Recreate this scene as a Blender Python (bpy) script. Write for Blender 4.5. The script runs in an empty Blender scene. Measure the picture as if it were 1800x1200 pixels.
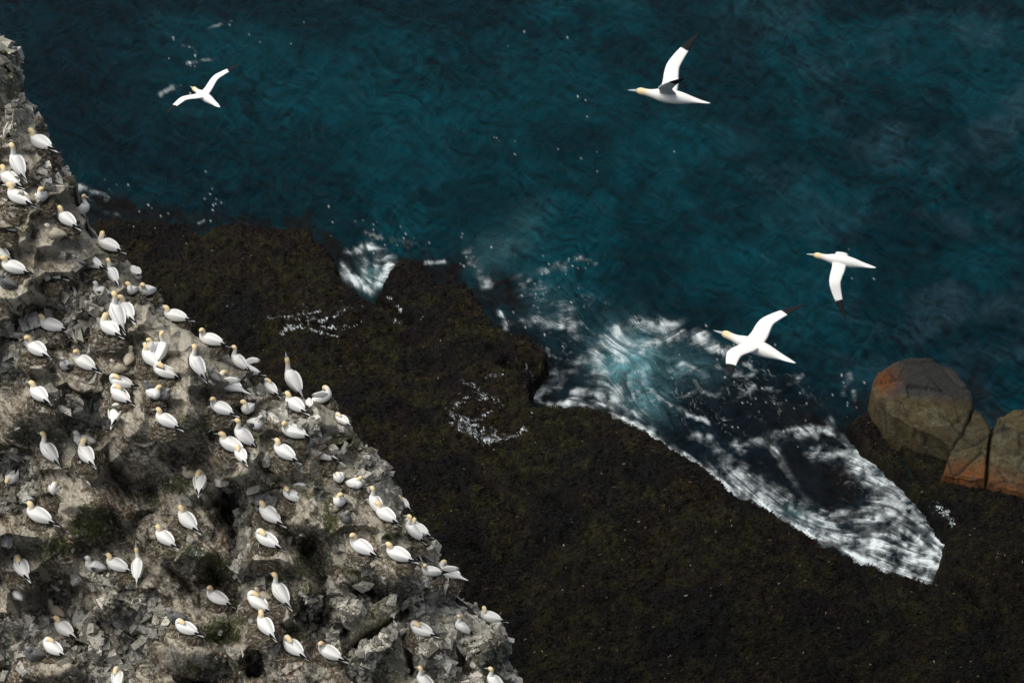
import bpy, math, random
import numpy as np
from mathutils import Vector, Matrix, Euler

# ------------------------------------------------------------------ camera, light, exposure
scene = bpy.context.scene
col = scene.collection
R = math.radians
PITCH, FOV, HCAM = R(38.0), R(26.0), 90.0
cam_d = bpy.data.cameras.new("camera")
cam_d.sensor_fit = 'HORIZONTAL'
cam_d.angle = FOV
cam_d.clip_start, cam_d.clip_end = 0.5, 9000
cam = bpy.data.objects.new("camera", cam_d)
cam.location = (0, 0, HCAM)
cam.rotation_euler = (R(90) - PITCH, 0, 0)
col.objects.link(cam)
scene.camera = cam

SUN_EL, SUN_AZ = R(66), R(-100)          # azimuth from +Y towards +X
world = bpy.data.worlds.new("World")
scene.world = world
world.use_nodes = True
wn = world.node_tree
bg = wn.nodes["Background"]
sky = wn.nodes.new("ShaderNodeTexSky")
sky.sky_type = 'NISHITA'
sky.sun_disc = False
sky.sun_elevation = SUN_EL
sky.sun_rotation = SUN_AZ
sky.air_density, sky.dust_density, sky.ozone_density = 1.0, 4.0, 1.0
hs = wn.nodes.new("ShaderNodeHueSaturation")          # thin high cloud takes the blue out of the sky
hs.inputs["Saturation"].default_value = 0.5
wn.links.new(sky.outputs[0], hs.inputs["Color"]); wn.links.new(hs.outputs[0], bg.inputs[0])
bg.inputs[1].default_value = 0.075
sun_d = bpy.data.lights.new("sun", 'SUN')
sun_d.energy = 2.2
sun_d.angle = R(60)
sun_d.color = (1.0, 0.96, 0.89)
sun = bpy.data.objects.new("sun", sun_d)
sv = Vector((math.sin(SUN_AZ)*math.cos(SUN_EL), math.cos(SUN_AZ)*math.cos(SUN_EL), math.sin(SUN_EL)))
sun.rotation_euler = sv.to_track_quat('Z', 'Y').to_euler()
sun.location = (0, 0, 150)
col.objects.link(sun)
scene.view_settings.view_transform = 'Standard'
scene.view_settings.look = 'None'
scene.view_settings.gamma = 1.0
scene.view_settings.exposure = 0.42

# ------------------------------------------------------------------ helpers
FPX = 900/math.tan(FOV/2)
sp, cp = math.sin(PITCH), math.cos(PITCH)
AX_R, AX_U, AX_F = np.array([1., 0, 0]), np.array([0, sp, cp]), np.array([0, cp, -sp])
CAM = np.array([0, 0, HCAM])

def ray(px, py):
    px = np.asarray(px, float)[..., None]; py = np.asarray(py, float)[..., None]
    return AX_F + AX_R*(px-900)/FPX + AX_U*(600-py)/FPX

def at_depth(px, py, d):
    return CAM + ray(px, py)*np.asarray(d, float)[..., None]

def at_z(px, py, z):
    r = ray(px, py)
    return CAM + r*((np.asarray(z, float)-HCAM)/r[..., 2])[..., None]

rng = np.random.default_rng(7)
_tab = np.random.default_rng(11).random((16, 256, 256))

def vnoise(x, y, seed=0):
    t = _tab[seed % 16]
    o = seed*37.13
    x = x+o; y = y-o*1.7
    xi = np.floor(x).astype(np.int64); yi = np.floor(y).astype(np.int64)
    fx = x-xi; fy = y-yi
    fx = fx*fx*fx*(fx*(fx*6-15)+10); fy = fy*fy*fy*(fy*(fy*6-15)+10)
    a = t[yi & 255, xi & 255]; b = t[yi & 255, (xi+1) & 255]
    c = t[(yi+1) & 255, xi & 255]; d = t[(yi+1) & 255, (xi+1) & 255]
    return (a*(1-fx)+b*fx)*(1-fy)+(c*(1-fx)+d*fx)*fy

def fbm(x, y, seed=0, oct=4, gain=0.5):
    s = 0; a = 1; n = 0
    for i in range(oct):
        s = s+a*vnoise(x, y, seed+i); n += a
        ca, sa = 0.8, 0.6
        x, y = (x*ca-y*sa)*2.03, (x*sa+y*ca)*2.03
        a *= gain
    return s/n

def sstep(a, b, x):
    t = np.clip((x-a)/(b-a), 0, 1)
    return t*t*(3-2*t)

def lerp(a, b, t):
    return a+(b-a)*t

def cmix(a, b, t):
    return a*(1-t[..., None])+np.asarray(b)*t[..., None]

def cells(u, v, size, seed, stretch=1.0, ang=0.0, jit=0.9):
    """Voronoi cells: id hash, offset from seed, F1, F2"""
    ca, sa = math.cos(ang), math.sin(ang)
    x = (u*ca+v*sa)/(size*stretch); y = (-u*sa+v*ca)/size
    xi = np.floor(x).astype(np.int64); yi = np.floor(y).astype(np.int64)
    t1, t2 = _tab[seed % 16], _tab[(seed+5) % 16]
    F1 = np.full(x.shape, 9.); F2 = np.full(x.shape, 9.)
    ci = np.zeros(x.shape, np.int64); cj = np.zeros(x.shape, np.int64)
    dx1 = np.zeros(x.shape); dy1 = np.zeros(x.shape)
    for j in (-1, 0, 1):
        for i in (-1, 0, 1):
            a = xi+i; b = yi+j
            dx = x-(a+0.5+jit*(t1[b & 255, a & 255]-0.5))
            dy = y-(b+0.5+jit*(t2[b & 255, a & 255]-0.5))
            d = np.sqrt(dx*dx+dy*dy)
            m = d < F1
            F2 = np.where(m, F1, np.minimum(F2, d))
            F1 = np.where(m, d, F1)
            ci = np.where(m, a, ci); cj = np.where(m, b, cj)
            dx1 = np.where(m, dx, dx1); dy1 = np.where(m, dy, dy1)
    def rnd(k):
        return _tab[(seed+k) % 16][(cj*7+k*13) & 255, (ci*3+k*29) & 255]
    return rnd, dx1*size*stretch, dy1*size, F1, F2

def seg_dist(x, y, pts):
    """distance to a polyline plus tangent of the nearest segment"""
    D = np.full(x.shape, 1e9); tx = np.zeros(x.shape); ty = np.zeros(x.shape); along = np.zeros(x.shape)
    n = len(pts)-1
    for i in range(n):
        (x0, y0), (x1, y1) = pts[i], pts[i+1]
        ex, ey = x1-x0, y1-y0
        L = math.hypot(ex, ey)+1e-9
        t = np.clip(((x-x0)*ex+(y-y0)*ey)/(L*L), 0, 1)
        d = np.hypot(x-x0-t*ex, y-y0-t*ey)
        m = d < D
        D = np.where(m, d, D); tx = np.where(m, ex/L, tx); ty = np.where(m, ey/L, ty)
        along = np.where(m, (i+t)/n, along)
    return D, tx, ty, along

def inside(x, y, poly):
    r = np.zeros(x.shape, bool)
    n = len(poly)
    for i in range(n):
        x0, y0 = poly[i]; x1, y1 = poly[(i+1) % n]
        if y0 == y1:
            continue
        c = ((y0 > y) != (y1 > y)) & (x < (x1-x0)*(y-y0)/(y1-y0)+x0)
        r ^= c
    return r

def mesh_obj(name, V, Q, mat, colors=None, attrs=None, smooth=True, parent=None, link=True):
    """one mesh object from arrays; Q is (n,4) or (n,3) or a list of such arrays"""
    if not isinstance(Q, (list, tuple)):
        Q = [Q]
    me = bpy.data.meshes.new(name)
    V = np.asarray(V, np.float32)
    me.vertices.add(len(V)); me.vertices.foreach_set("co", V.ravel())
    loops = np.concatenate([np.asarray(q, np.int32).ravel() for q in Q])
    tot = np.concatenate([np.full(len(q), np.asarray(q).shape[1], np.int32) for q in Q])
    st = np.concatenate([[0], np.cumsum(tot)[:-1]]).astype(np.int32)
    me.loops.add(len(loops)); me.loops.foreach_set("vertex_index", loops)
    me.polygons.add(len(tot)); me.polygons.foreach_set("loop_start", st)
    me.polygons.foreach_set("use_smooth", np.full(len(tot), smooth, bool))
    me.update(calc_edges=True)
    if colors is not None:
        a = me.attributes.new("Col", 'FLOAT_COLOR', 'POINT')
        c = np.ones((len(V), 4), np.float32); c[:, :3] = colors
        a.data.foreach_set("color", c.ravel())
    for k, vals in (attrs or {}).items():
        a = me.attributes.new(k, 'FLOAT', 'POINT')
        a.data.foreach_set("value", np.asarray(vals, np.float32))
    if mat:
        me.materials.append(mat)
    ob = bpy.data.objects.new(name, me)
    if link:
        col.objects.link(ob)
    if parent:
        ob.parent = parent
    return ob

def tag(o, label=None, cat=None, group=None, kind=None):
    for k, v in (("label", label), ("category", cat), ("group", group), ("kind", kind)):
        if v:
            o[k] = v
    return o

def grid_faces(mask):
    """quads of a grid, where all four corners are kept; returns compact index map"""
    ny, nx = mask.shape
    idx = np.full(mask.shape, -1, np.int64)
    idx[mask] = np.arange(mask.sum())
    ok = mask[:-1, :-1] & mask[:-1, 1:] & mask[1:, :-1] & mask[1:, 1:]
    a = idx[:-1, :-1][ok]; b = idx[1:, :-1][ok]; c = idx[1:, 1:][ok]; d = idx[:-1, 1:][ok]
    return np.stack([a, b, c, d], 1)

# ------------------------------------------------------------------ materials
def new_mat(name):
    m = bpy.data.materials.new(name); m.use_nodes = True
    nt = m.node_tree
    return m, nt, nt.nodes["Principled BSDF"]

def N(nt, typ, **kw):
    n = nt.nodes.new(typ)
    for k, v in kw.items():
        if k in n.inputs:
            n.inputs[k].default_value = v
        else:
            setattr(n, k, v)
    return n

def attr_mat(name, rough=0.9, spec=0.3, bump=0.0, bscale=20.0, bdist=0.02, vary=0.0, vscale=12.0, sub=0.0, mottle=None, mot_attr=None):
    m, nt, b = new_mat(name)
    L = nt.links.new
    at = N(nt, "ShaderNodeAttribute", attribute_name="Col")
    src = at.outputs["Color"]
    tc = N(nt, "ShaderNodeTexCoord")
    if vary:
        nz = N(nt, "ShaderNodeTexNoise", Scale=vscale, Detail=6.0, Roughness=0.7)
        L(tc.outputs["Object"], nz.inputs["Vector"])
        mr = N(nt, "ShaderNodeMapRange")
        mr.inputs["From Min"].default_value = 0.3; mr.inputs["From Max"].default_value = 0.7
        mr.inputs["To Min"].default_value = 1-vary; mr.inputs["To Max"].default_value = 1+vary
        L(nz.outputs["Fac"], mr.inputs["Value"])
        vm = N(nt, "ShaderNodeVectorMath", operation='MULTIPLY')
        L(src, vm.inputs[0]); L(mr.outputs[0], vm.inputs[1])
        src = vm.outputs[0]
    for (c, sc, lo, hi, amt) in (mottle or ()):
        nz = N(nt, "ShaderNodeTexNoise", Scale=sc, Detail=9.0, Roughness=0.72)
        mp_ = N(nt, "ShaderNodeMapping"); mp_.inputs["Location"].default_value = (sc*3.1, c[0]*70, 1.7)
        L(tc.outputs["Object"], mp_.inputs["Vector"]); L(mp_.outputs[0], nz.inputs["Vector"])
        mr = N(nt, "ShaderNodeMapRange")
        mr.inputs["From Min"].default_value = lo; mr.inputs["From Max"].default_value = hi
        mr.inputs["To Max"].default_value = amt
        L(nz.outputs["Fac"], mr.inputs["Value"])
        mx = N(nt, "ShaderNodeMix", data_type='RGBA')
        fsrc = mr.outputs[0]
        if mot_attr:
            ma = N(nt, "ShaderNodeAttribute", attribute_name=mot_attr)
            mm = N(nt, "ShaderNodeMath", operation='MULTIPLY')
            L(fsrc, mm.inputs[0]); L(ma.outputs["Fac"], mm.inputs[1]); fsrc = mm.outputs[0]
        L(fsrc, mx.inputs["Factor"]); L(src, mx.inputs[6]); mx.inputs[7].default_value = (*c, 1)
        src = mx.outputs[2]
    L(src, b.inputs["Base Color"])
    b.inputs["Roughness"].default_value = rough
    b.inputs["Specular IOR Level"].default_value = spec
    if sub:
        b.inputs["Subsurface Weight"].default_value = sub
        b.inputs["Subsurface Radius"].default_value = (0.02, 0.02, 0.02)
    if bump:
        nz = N(nt, "ShaderNodeTexNoise", Scale=bscale, Detail=8.0, Roughness=0.65)
        L(tc.outputs["Object"], nz.inputs["Vector"])
        bp = N(nt, "ShaderNodeBump", Strength=bump, Distance=bdist)
        L(nz.outputs["Fac"], bp.inputs["Height"])
        L(bp.outputs[0], b.inputs["Normal"])
    return m

M_CLIFF = attr_mat("cliff_rock", 0.92, 0.2, 1.0, 13.0, 0.07, 0.50, 22.0, mottle=[((.52, .515, .495), 5.0, .52, .61, .74), ((.032, .030, .026), 7.0, .55, .62, .78), ((.62, .61, .58), 24.0, .57, .62, .75)], mot_attr="mot")
M_STONE = attr_mat("broken_stone", 0.9, 0.2, 0.9, 14.0, 0.04, 0.4, 20.0, mottle=[((.07, .066, .055), 9.0, .50, .60, .75), ((.52, .51, .48), 20.0, .55, .62, .7)])
M_STRAW = attr_mat("dry_straw", 0.95, 0.1)
M_PLUME = attr_mat("plumage", 0.85, 0.15, 0.25, 60.0, 0.004, 0.05, 30.0)
M_DOWN = attr_mat("chick_down", 0.95, 0.1, 0.9, 70.0, 0.02, 0.18, 40.0)
M_BILL = attr_mat("bill_horn", 0.45, 0.4)
M_NEST = attr_mat("nest_matter", 0.95, 0.1, 0.8, 30.0, 0.03, 0.4, 25.0)
M_ROCK = attr_mat("sea_rock", 0.85, 0.2, 0.9, 3.5, 0.12, 0.45, 5.0, mottle=[((.028, .022, .014), 3.2, .53, .64, .75), ((.45, .44, .40), 10.0, .655, .675, .8)])
M_KELP = attr_mat("kelp_covered_rock", 0.72, 0.09, 1.0, 4.0, 0.12, 0.65, 7.0)
M_FROND = attr_mat("kelp_frond", 0.75, 0.10)
# ------------------------------------------------------------------ the colony: where each bird sits in the photograph
# px, py (body centre), heading in degrees (0 = right, 90 = away), pose, scale, has nest, what singles it out
# poses: A head forward, P preening, T head tucked on the back, S standing tall, K bill to the sky, W wing raised,
#        B seen head-down from behind; chicks: CW white with dark wings, CB cream, CG grey
BIRDS = [
 (70,256,143,'A',1.12,1,"topmost gannet of the colony, below the mossy slabs"),
 (33,299,132,'S',1.08,1,"gannet with raised head, in front of white broken blocks"),
 (18,319,150,'A',1.08,1,"gannet overlapped by raised-head neighbour, close to the left border"),
 (32,353,152,'A',1.12,1,"gannet pointing its bill down, beside small pale chick"),
 (75,349,285,'P',0.95,1,"breast-on gannet with lowered bill, under a round brown tussock"),
 (115,388,150,'A',1.02,1,"gannet in front of a cream chick, near a green-streaked edge"),
 (151,374,335,'S',0.92,0,"slim gannet standing at the edge and looking out over dark rocks"),
 (15,398,155,'A',1.0,1,"gannet at the left border, above a pale striped boulder"),
 (190,434,150,'P',1.05,1,"preening gannet on the cliff edge, tail over the dark shelf"),
 (158,463,165,'P',0.95,1,"gannet bending over a grey chick on a nest mound"),
 (-2,446,160,'T',1.0,1,"gannet mostly cut off by the left border, only its side showing"),
 (24,474,160,'A',1.05,1,"low-sitting gannet near the left border, dark tail tip to the right"),
 (97,482,145,'P',1.0,1,"round gannet laying its bill back across its shoulder"),
 (198,486,120,'S',0.8,0,"gannet half hidden behind a mound, only neck and back showing"),
 (239,478,115,'B',0.85,0,"gannet at the edge with upturned tail and hidden head"),
 (232,511,265,'P',0.85,1,"smaller gannet of the breast-on pair at the cliff edge"),
 (258,514,225,'P',1.0,1,"larger gannet of the pair at the edge, tail raised"),
 (108,531,150,'T',0.95,1,"gannet blurred in movement above streaked pale slabs"),
 (221,549,130,'P',1.12,1,"large gannet with hidden bill, rearmost of a close trio"),
 (204,561,118,'S',1.12,0,"middle gannet of the close trio, black wing tips hanging down"),
 (193,581,128,'P',1.08,1,"front gannet of the close trio, bill tucked sideways"),
 (90,575,172,'A',1.05,1,"level gannet with dark raised wing tip, beside big pale shard"),
 (66,617,148,'P',1.08,1,"gannet resting its bill on its breast over a brown nest bulge"),
 (147,640,162,'P',1.08,1,"preening gannet with a white dark-faced chick at its breast"),
 (264,632,142,'A',1.05,1,"cream-stained gannet pointing its bill at a cream chick"),
 (271,610,275,'P',0.85,1,"breast-on gannet half hidden behind a back-turned one"),
 (288,622,62,'S',0.98,0,"back-turned gannet looking right, beside a breast-on neighbour"),
 (287,656,172,'T',1.0,1,"sleeping gannet with orange nape, tail raised to the right"),
 (212,674,172,'T',1.0,1,"sleeping gannet above a tail-up pair"),
 (271,694,300,'P',0.92,1,"breast-on gannet with folded wing, grey chick behind its shoulder"),
 (70,696,143,'A',1.1,1,"lone gannet with long tail above a dark hollow at left"),
 (211,697,150,'T',1.0,1,"rear gannet of an overlapping pair, tail of its mate beside it"),
 (205,725,82,'P',1.15,0,"big back-turned gannet bending its head right, tail hanging straight down"),
 (290,742,152,'A',1.02,1,"gannet with half-turned neck on a whitened tussock"),
 (85,801,152,'S',1.12,0,"tall gannet standing on its feet with deep orange head, at left"),
 (152,802,133,'P',1.1,1,"gannet twisting its neck, in front of a long-necked chick"),
 (22,843,245,'B',0.92,1,"rounded gannet with hidden head among white blocks at left"),
 (97,863,262,'T',0.98,1,"gannet lying head downhill, tail pointing up, on a bare slope"),
 (67,909,160,'A',1.12,1,"flat-lying gannet with bill stretched out toward a pale shard"),
 (-14,902,12,'A',1.0,0,"gannet at the left border with only head and bill in view"),
 (328,916,145,'A',1.08,1,"gannet above a bright green patch, bill pointing left, alone"),
 (38,999,132,'T',1.08,1,"sleeping gannet above a spotted white chick, lower left"),
 (205,994,158,'A',1.05,1,"gannet touching a spotted chick above a round nest bulge"),
 (246,1002,92,'K',0.95,0,"back-turned gannet with bill pointing straight up"),
 (113,1107,140,'A',1.05,1,"gannet with lifted bill below a cream chick, lower left"),
 (93,1141,148,'T',1.02,1,"sleeping gannet beside a hunched dark grey chick"),
 (209,1192,102,'T',0.98,0,"sleeping gannet cut by the bottom border among white stones"),
 (289,947,137,'A',1.05,1,"gannet with bill tipped up, grey chick behind its neck"),
 (309,558,165,'A',0.98,1,"gannet alone on the edge, pale tail over dark water-worn shelf"),
 (370,601,168,'P',1.02,1,"gannet on a straw mound at the edge, bill tucked down"),
 (418,640,150,'S',0.9,0,"gannet standing behind a wing-lifting mate at the edge"),
 (434,651,190,'W',1.0,1,"gannet lifting one wing at the edge, head hidden"),
 (343,648,138,'S',1.05,0,"upright gannet with parted bill and orange throat"),
 (400,680,165,'W',1.08,1,"gannet stretching its neck right while a wing hangs down"),
 (388,720,170,'P',0.95,1,"small-looking gannet tucking its bill, right of a mossy rib"),
 (435,720,262,'P',1.0,1,"upright breast-on gannet, with a black and white chick below it"),
 (426,772,150,'S',1.02,0,"gannet with raised neck behind a wider one"),
 (405,785,160,'A',1.08,1,"wide gannet in front of the raised-neck one, bill to the left"),
 (424,799,128,'T',0.92,0,"gannet showing only back and tail below the wide one"),
 (473,682,148,'T',0.85,1,"gannet behind the ridge, only white back and tail seen"),
 (515,676,128,'K',1.2,0,"gannet stretching its neck and bill to the sky on the skyline"),
 (518,714,150,'A',1.02,1,"gannet below the sky-pointing one, on a pale rib"),
 (544,707,95,'B',0.7,0,"gannet behind a ridge, only upright white wing in view"),
 (569,701,20,'W',0.95,1,"gannet bending its head right on the outermost knoll"),
 (601,735,140,'T',0.75,0,"gannet mostly hidden over the edge by a mossy knob"),
 (516,762,165,'P',1.02,1,"gannet beside a large pale flake, bill tucked to breast"),
 (498,797,150,'A',1.05,1,"gannet pointing its bill left, below the pale flake"),
 (565,799,150,'A',1.1,1,"gannet with orange head, left of the mossy overhang"),
 (353,849,100,'T',1.12,0,"sleeping back-turned gannet with long tail hanging, beside a white chick"),
 (517,873,163,'W',1.05,1,"gannet preening with tail and wing raised to the right"),
 (473,906,150,'A',1.08,1,"gannet with level bill, in front of a dark green block"),
 (597,840,285,'T',0.88,1,"rounded gannet sleeping under a grey overhanging wall"),
 (624,852,330,'A',0.88,1,"gannet turned right toward the edge with dark-lined face"),
 (598,884,272,'P',0.92,1,"rounded breast-on gannet above a dark grey chick"),
 (659,889,138,'S',0.95,0,"gannet behind another one, pale head raised, under a mossy wall"),
 (676,907,150,'A',1.08,1,"gannet in front of the pale-headed one, dark tail over slope"),
 (706,880,140,'T',0.7,0,"gannet beyond the edge, only white tail showing"),
 (723,941,158,'S',0.9,1,"upright gannet, frontmost of three at the edge"),
 (735,930,165,'P',0.85,1,"lower yellow-headed gannet, rear right of three at the edge"),
 (724,919,150,'T',0.8,0,"rearmost gannet of three at the edge, only back showing"),
 (729,966,110,'T',1.0,0,"back-turned gannet hanging down the edge below the three"),
 (468,952,150,'T',1.08,1,"sleeping gannet on a broad brown slope, pale orange nape"),
 (634,965,148,'P',1.08,1,"gannet preening ruffled feathers on a flat brown top"),
 (700,977,155,'A',1.05,1,"gannet with level bill on the slope below the edge trio"),
 (757,1006,185,'P',0.85,1,"small gannet next to a feather-ruffling one at the edge"),
 (787,1009,170,'W',1.08,1,"gannet with raised wing feathers at the edge, head laid back"),
 (860,1086,175,'P',0.92,1,"lowest gannet on the skyline, neck curled, on a whitened knob"),
 (741,1108,165,'T',1.0,1,"gannet with hidden bill on a ledge above striped rock"),
 (810,1106,190,'S',0.8,0,"gannet hidden behind a jagged spike, yellow head only"),
 (380,1053,165,'P',1.02,1,"gannet tucking its bill beside a black cleft"),
 (452,1060,145,'T',1.05,1,"sleeping gannet, left of one with a cream chick"),
 (493,1050,130,'S',1.05,1,"upright gannet with a cream chick at its side"),
 (465,1101,132,'A',1.08,1,"gannet with upturned bill above a sleeping mate"),
 (513,1140,140,'T',1.05,1,"sleeping gannet right below one with upturned bill"),
 (327,1107,150,'T',1.02,1,"sleeping gannet in front of a dark grey chick"),
 (578,1148,160,'P',1.02,1,"gannet tucking its bill on a ledge below the smooth slab"),
 (746,1203,150,'S',0.95,0,"gannet at the bottom border, only its yellow head in view"),
 (868,1203,150,'S',0.9,0,"gannet at the bottom right end of the cliff, head only"),
]
CHICKS = [
 (48,349,200,'CB',0.72,"small pale chick beside a gannet with lowered bill"),
 (99,412,190,'CB',0.95,"cream chick below a gannet near the upper edge"),
 (138,458,180,'CG',0.7,"grey chick under the bill of a bending gannet"),
 (178,512,175,'CW',0.85,"white-headed chick lying behind a close trio of gannets"),
 (12,497,170,'CG',0.95,"dark grey chick lying at the left border"),
 (116,641,235,'CW',0.8,"white dark-faced chick left of a preening gannet"),
 (228,631,85,'CB',0.9,"cream chick with its back turned, facing a gannet's bill"),
 (208,647,200,'CB',0.85,"lying pale chick below the back-turned cream chick"),
 (263,677,200,'CG',0.65,"grey chick behind the shoulder of a breast-on gannet"),
 (288,692,330,'CG',0.8,"dark chick close behind a breast-on gannet"),
 (150,776,185,'CW',1.05,"long-necked pale chick with dark wing patches"),
 (28,1043,140,'CW',0.95,"spotted white chick on a nest below a sleeping gannet"),
 (168,996,180,'CW',1.0,"spotted chick being touched by a gannet's bill"),
 (99,1073,150,'CB',0.95,"cream chick above a gannet with lifted bill"),
 (61,1149,200,'CG',1.0,"hunched dark grey chick with pale head down"),
 (297,936,140,'CG',0.6,"grey chick behind a gannet with tipped-up bill"),
 (377,661,150,'CG',0.8,"grey chick lying between two gannets by a straw mound"),
 (448,746,320,'CW',1.0,"black and white chick below an upright breast-on gannet"),
 (334,832,190,'CB',0.75,"white chick left of a back-turned sleeping gannet"),
 (587,891,220,'CB',0.6,"white chick at the foot of a rounded gannet"),
 (608,908,300,'CG',0.95,"dark grey chick below a rounded breast-on gannet"),
 (463,1046,170,'CB',0.8,"cream chick left of an upright gannet"),
 (310,1083,175,'CG',0.95,"dark grey chick standing behind a sleeping gannet"),
 (838,1073,90,'CG',0.8,"grey chick in front of the lowest skyline gannet"),
 (787,1086,200,'CB',0.6,"white chick among pale blocks near a jagged spike"),
]
# ------------------------------------------------------------------ the cliff
D0 = 58.0
MPP = D0/FPX                               # metres per photograph pixel on the cliff
EDGE = [(-420,-40),(-120,20),(0,62),(20,85),(33,88),(38,112),(42,160),(57,188),(62,203),(76,206),(88,236),(90,256),
 (105,268),(107,285),(122,303),(138,326),(141,352),(152,378),(160,398),(178,418),(205,436),(220,452),(232,470),
 (244,488),(258,506),(276,530),(292,550),(318,566),(345,590),(380,606),(402,622),(425,645),(448,664),(462,682),
 (482,694),(500,694),(528,700),(560,706),(590,724),(612,742),(628,766),(640,782),(662,792),(682,822),(694,848),
 (702,882),(714,912),(737,934),(750,952),(768,970),(779,1000),(802,1022),(806,1046),(828,1062),(850,1088),
 (876,1096),(893,1112),(899,1138),(888,1162),(905,1186),(912,1230),(950,1310),(1000,1420)]
SILH = EDGE+[(1000,1700),(-900,1700),(-900,-40)]
ROCKY = [(15,140,90,110,1),(95,300,50,32,.9),(20,620,70,60,.9),(62,560,42,40,1),(155,560,70,90,.8),(150,715,80,60,1),(25,860,55,90,.9),
 (300,600,60,25,.5),(510,735,70,32,1),(445,690,40,30,.4),(540,770,40,30,.8),(640,830,70,60,.9),(680,880,50,70,.7),
 (40,1120,120,60,.9),(180,1090,110,110,1),(255,1100,60,60,.7),(420,870,45,60,.9),(470,880,45,30,.9),(520,1000,40,45,.5),
 (640,1090,130,80,1),(700,1150,100,80,1),(780,1080,90,110,1),(850,1160,90,90,1),(425,960,30,60,.8),(20,480,40,40,.6),
 (470,1150,60,40,.8),(350,1175,60,40,.6),(770,985,50,40,.8),(120,1180,120,50,.8),(590,860,40,30,.6),(375,735,22,45,.7)]
SLABS = [  # flat faces: centre, half sizes, slant of the long axis, height, gradients, colour
 ([(-5,118),(30,122),(42,165),(18,190),(-5,175)],0.1,(-.9,.35),(.075,.075,.06)),
 ([(-20,165),(0,172),(14,200),(6,222),(-20,235)],-.2,(.2,.7),(.18,.18,.165)),
 ([(24,190),(50,192),(62,215),(65,250),(30,262),(18,235)],.35,(-.5,.5),(.13,.13,.105)),
 ([(-5,78),(14,72),(30,92),(6,100)],.35,(.1,-1.0),(.52,.52,.50)),
 ([(595,1115),(600,1105),(690,1040),(705,1078),(702,1090),(640,1130),(605,1158)],-.15,(.25,.75),(.25,.255,.185)),
 ([(660,1155),(720,1095),(742,1140),(728,1210),(650,1210)],-.25,(.55,.75),(.23,.24,.21)),
 ([(585,800),(632,790),(640,850),(600,865)],-.15,(.6,.8),(.24,.235,.19)),
 ([(470,862),(492,860),(468,888),(448,880)],.25,(.1,.2),(.40,.40,.38)),
 ([(655,850),(690,838),(697,880),(660,905)],.0,(.5,.9),(.34,.34,.32)),
 ([(50,542),(68,548),(72,575),(52,580),(40,560)],.35,(.1,.2),(.46,.46,.44)),
 ([(840,1150),(895,1120),(893,1165),(860,1205),(838,1200)],-.1,(-.3,.8),(.12,.125,.09)),
 ([(0,1090),(32,1075),(38,1110),(20,1180),(0,1180)],.2,(.3,.8),(.17,.17,.165)),
 ([(138,690),(150,718),(138,736),(125,712)],.3,(.5,.6),(.19,.18,.16)),
 ([(430,1165),(480,1155),(470,1190),(435,1188)],.1,(.2,.8),(.13,.13,.12)),
]
CLEFTS = [([(205,835),(232,862),(262,868)],20,.9),([(265,905),(215,935),(190,910)],14,.5),([(375,880),(402,862),(395,900),(420,960)],13,.9),
 ([(372,1000),(392,1030),(412,1055)],16,1.0),([(545,965),(562,1010),(575,1050),(565,1090)],20,1.3),([(580,860),(577,885),(590,920)],10,.7),
 ([(95,770),(70,750),(55,765)],22,.5),([(200,765),(185,800)],14,.5),([(460,1140),(445,1180)],18,.9),([(560,1085),(600,1100)],12,.8),
 ([(610,775),(585,785),(575,790)],7,.7),([(520,1065),(540,1100)],14,.8),([(655,1040),(630,1035)],9,.8),([(365,740),(372,770)],9,.5),
 ([(600,1165),(660,1110),(720,1070)],7,.6),([(100,890),(118,905)],10,.3),([(0,1020),(20,1030)],14,.5),([(100,1120),(70,1090)],12,.5),
 ([(715,1120),(722,1180)],6,.8),([(800,1120),(815,1180)],16,.9),([(490,930),(520,960)],16,.5),([(5,100),(12,125)],8,.7)]
GREEN = [(30,140,22,50,1),(160,925,45,42,.8),(100,960,40,30,.5),(375,1000,30,35,.9),(600,775,35,14,1),(625,770,10,20,1),(582,905,14,40,1),(380,735,14,35,.8),
 (395,1110,50,40,.6),(470,1120,40,40,.6),(690,940,20,60,.7),(700,900,12,40,.7),(120,320,26,50,.5),(225,1040,25,30,.8),(540,1050,20,40,.7),
 (520,1120,30,60,.5),(880,1180,30,50,1),(830,1140,18,40,.6),(310,850,30,20,.8),(270,880,24,20,.5),(480,880,16,14,.9),(620,1000,40,16,.5),
 (530,990,18,40,.6),(72,232,8,30,.7),(120,395,10,16,.5),(235,770,40,14,.3),(400,900,30,30,.5),(660,1040,20,20,.5)]

TUSSOCKS = [(240,738,42,48),(600,748,40,36),(150,905,48,58),(180,1068,38,34),(430,832,52,36),(540,830,62,46),(470,985,46,60),(500,1085,44,50),
 (215,505,32,30),(150,492,38,28),(40,442,44,30),(102,432,40,30),(240,468,42,38),(118,318,40,52),(60,535,46,34),(84,645,44,34),(150,668,38,28),(250,604,42,32),
 (335,612,48,46),(372,632,44,44),(640,1000,54,38),(660,935,36,50),(40,945,64,40),(92,1172,62,36),(352,1085,52,42),(330,1150,66,44),(315,705,52,66),
 (440,742,42,40),(296,945,52,44),(340,985,44,40),(540,905,50,44),(405,660,46,36),(475,790,60,40),(80,740,48,52),(20,380,36,26),(600,900,38,40),(690,1000,44,34),
 (230,985,36,34),(130,1010,36,30),(560,985,34,40),(870,1105,34,34),(205,455,40,30),(160,430,34,28),(300,640,38,34),(480,730,36,30),(20,735,34,40)]

def blobs(x, y, lst):
    m = np.zeros(x.shape)
    for bx, by, rx, ry, w in lst:
        m = np.maximum(m, w*np.exp(-(((x-bx)/rx)**2+((y-by)/ry)**2)))
    return m

def nestpix(b):
    """ground point below a bird's body centre, in photograph pixels"""
    return b[0], b[1]+0.19*cp/MPP

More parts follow.
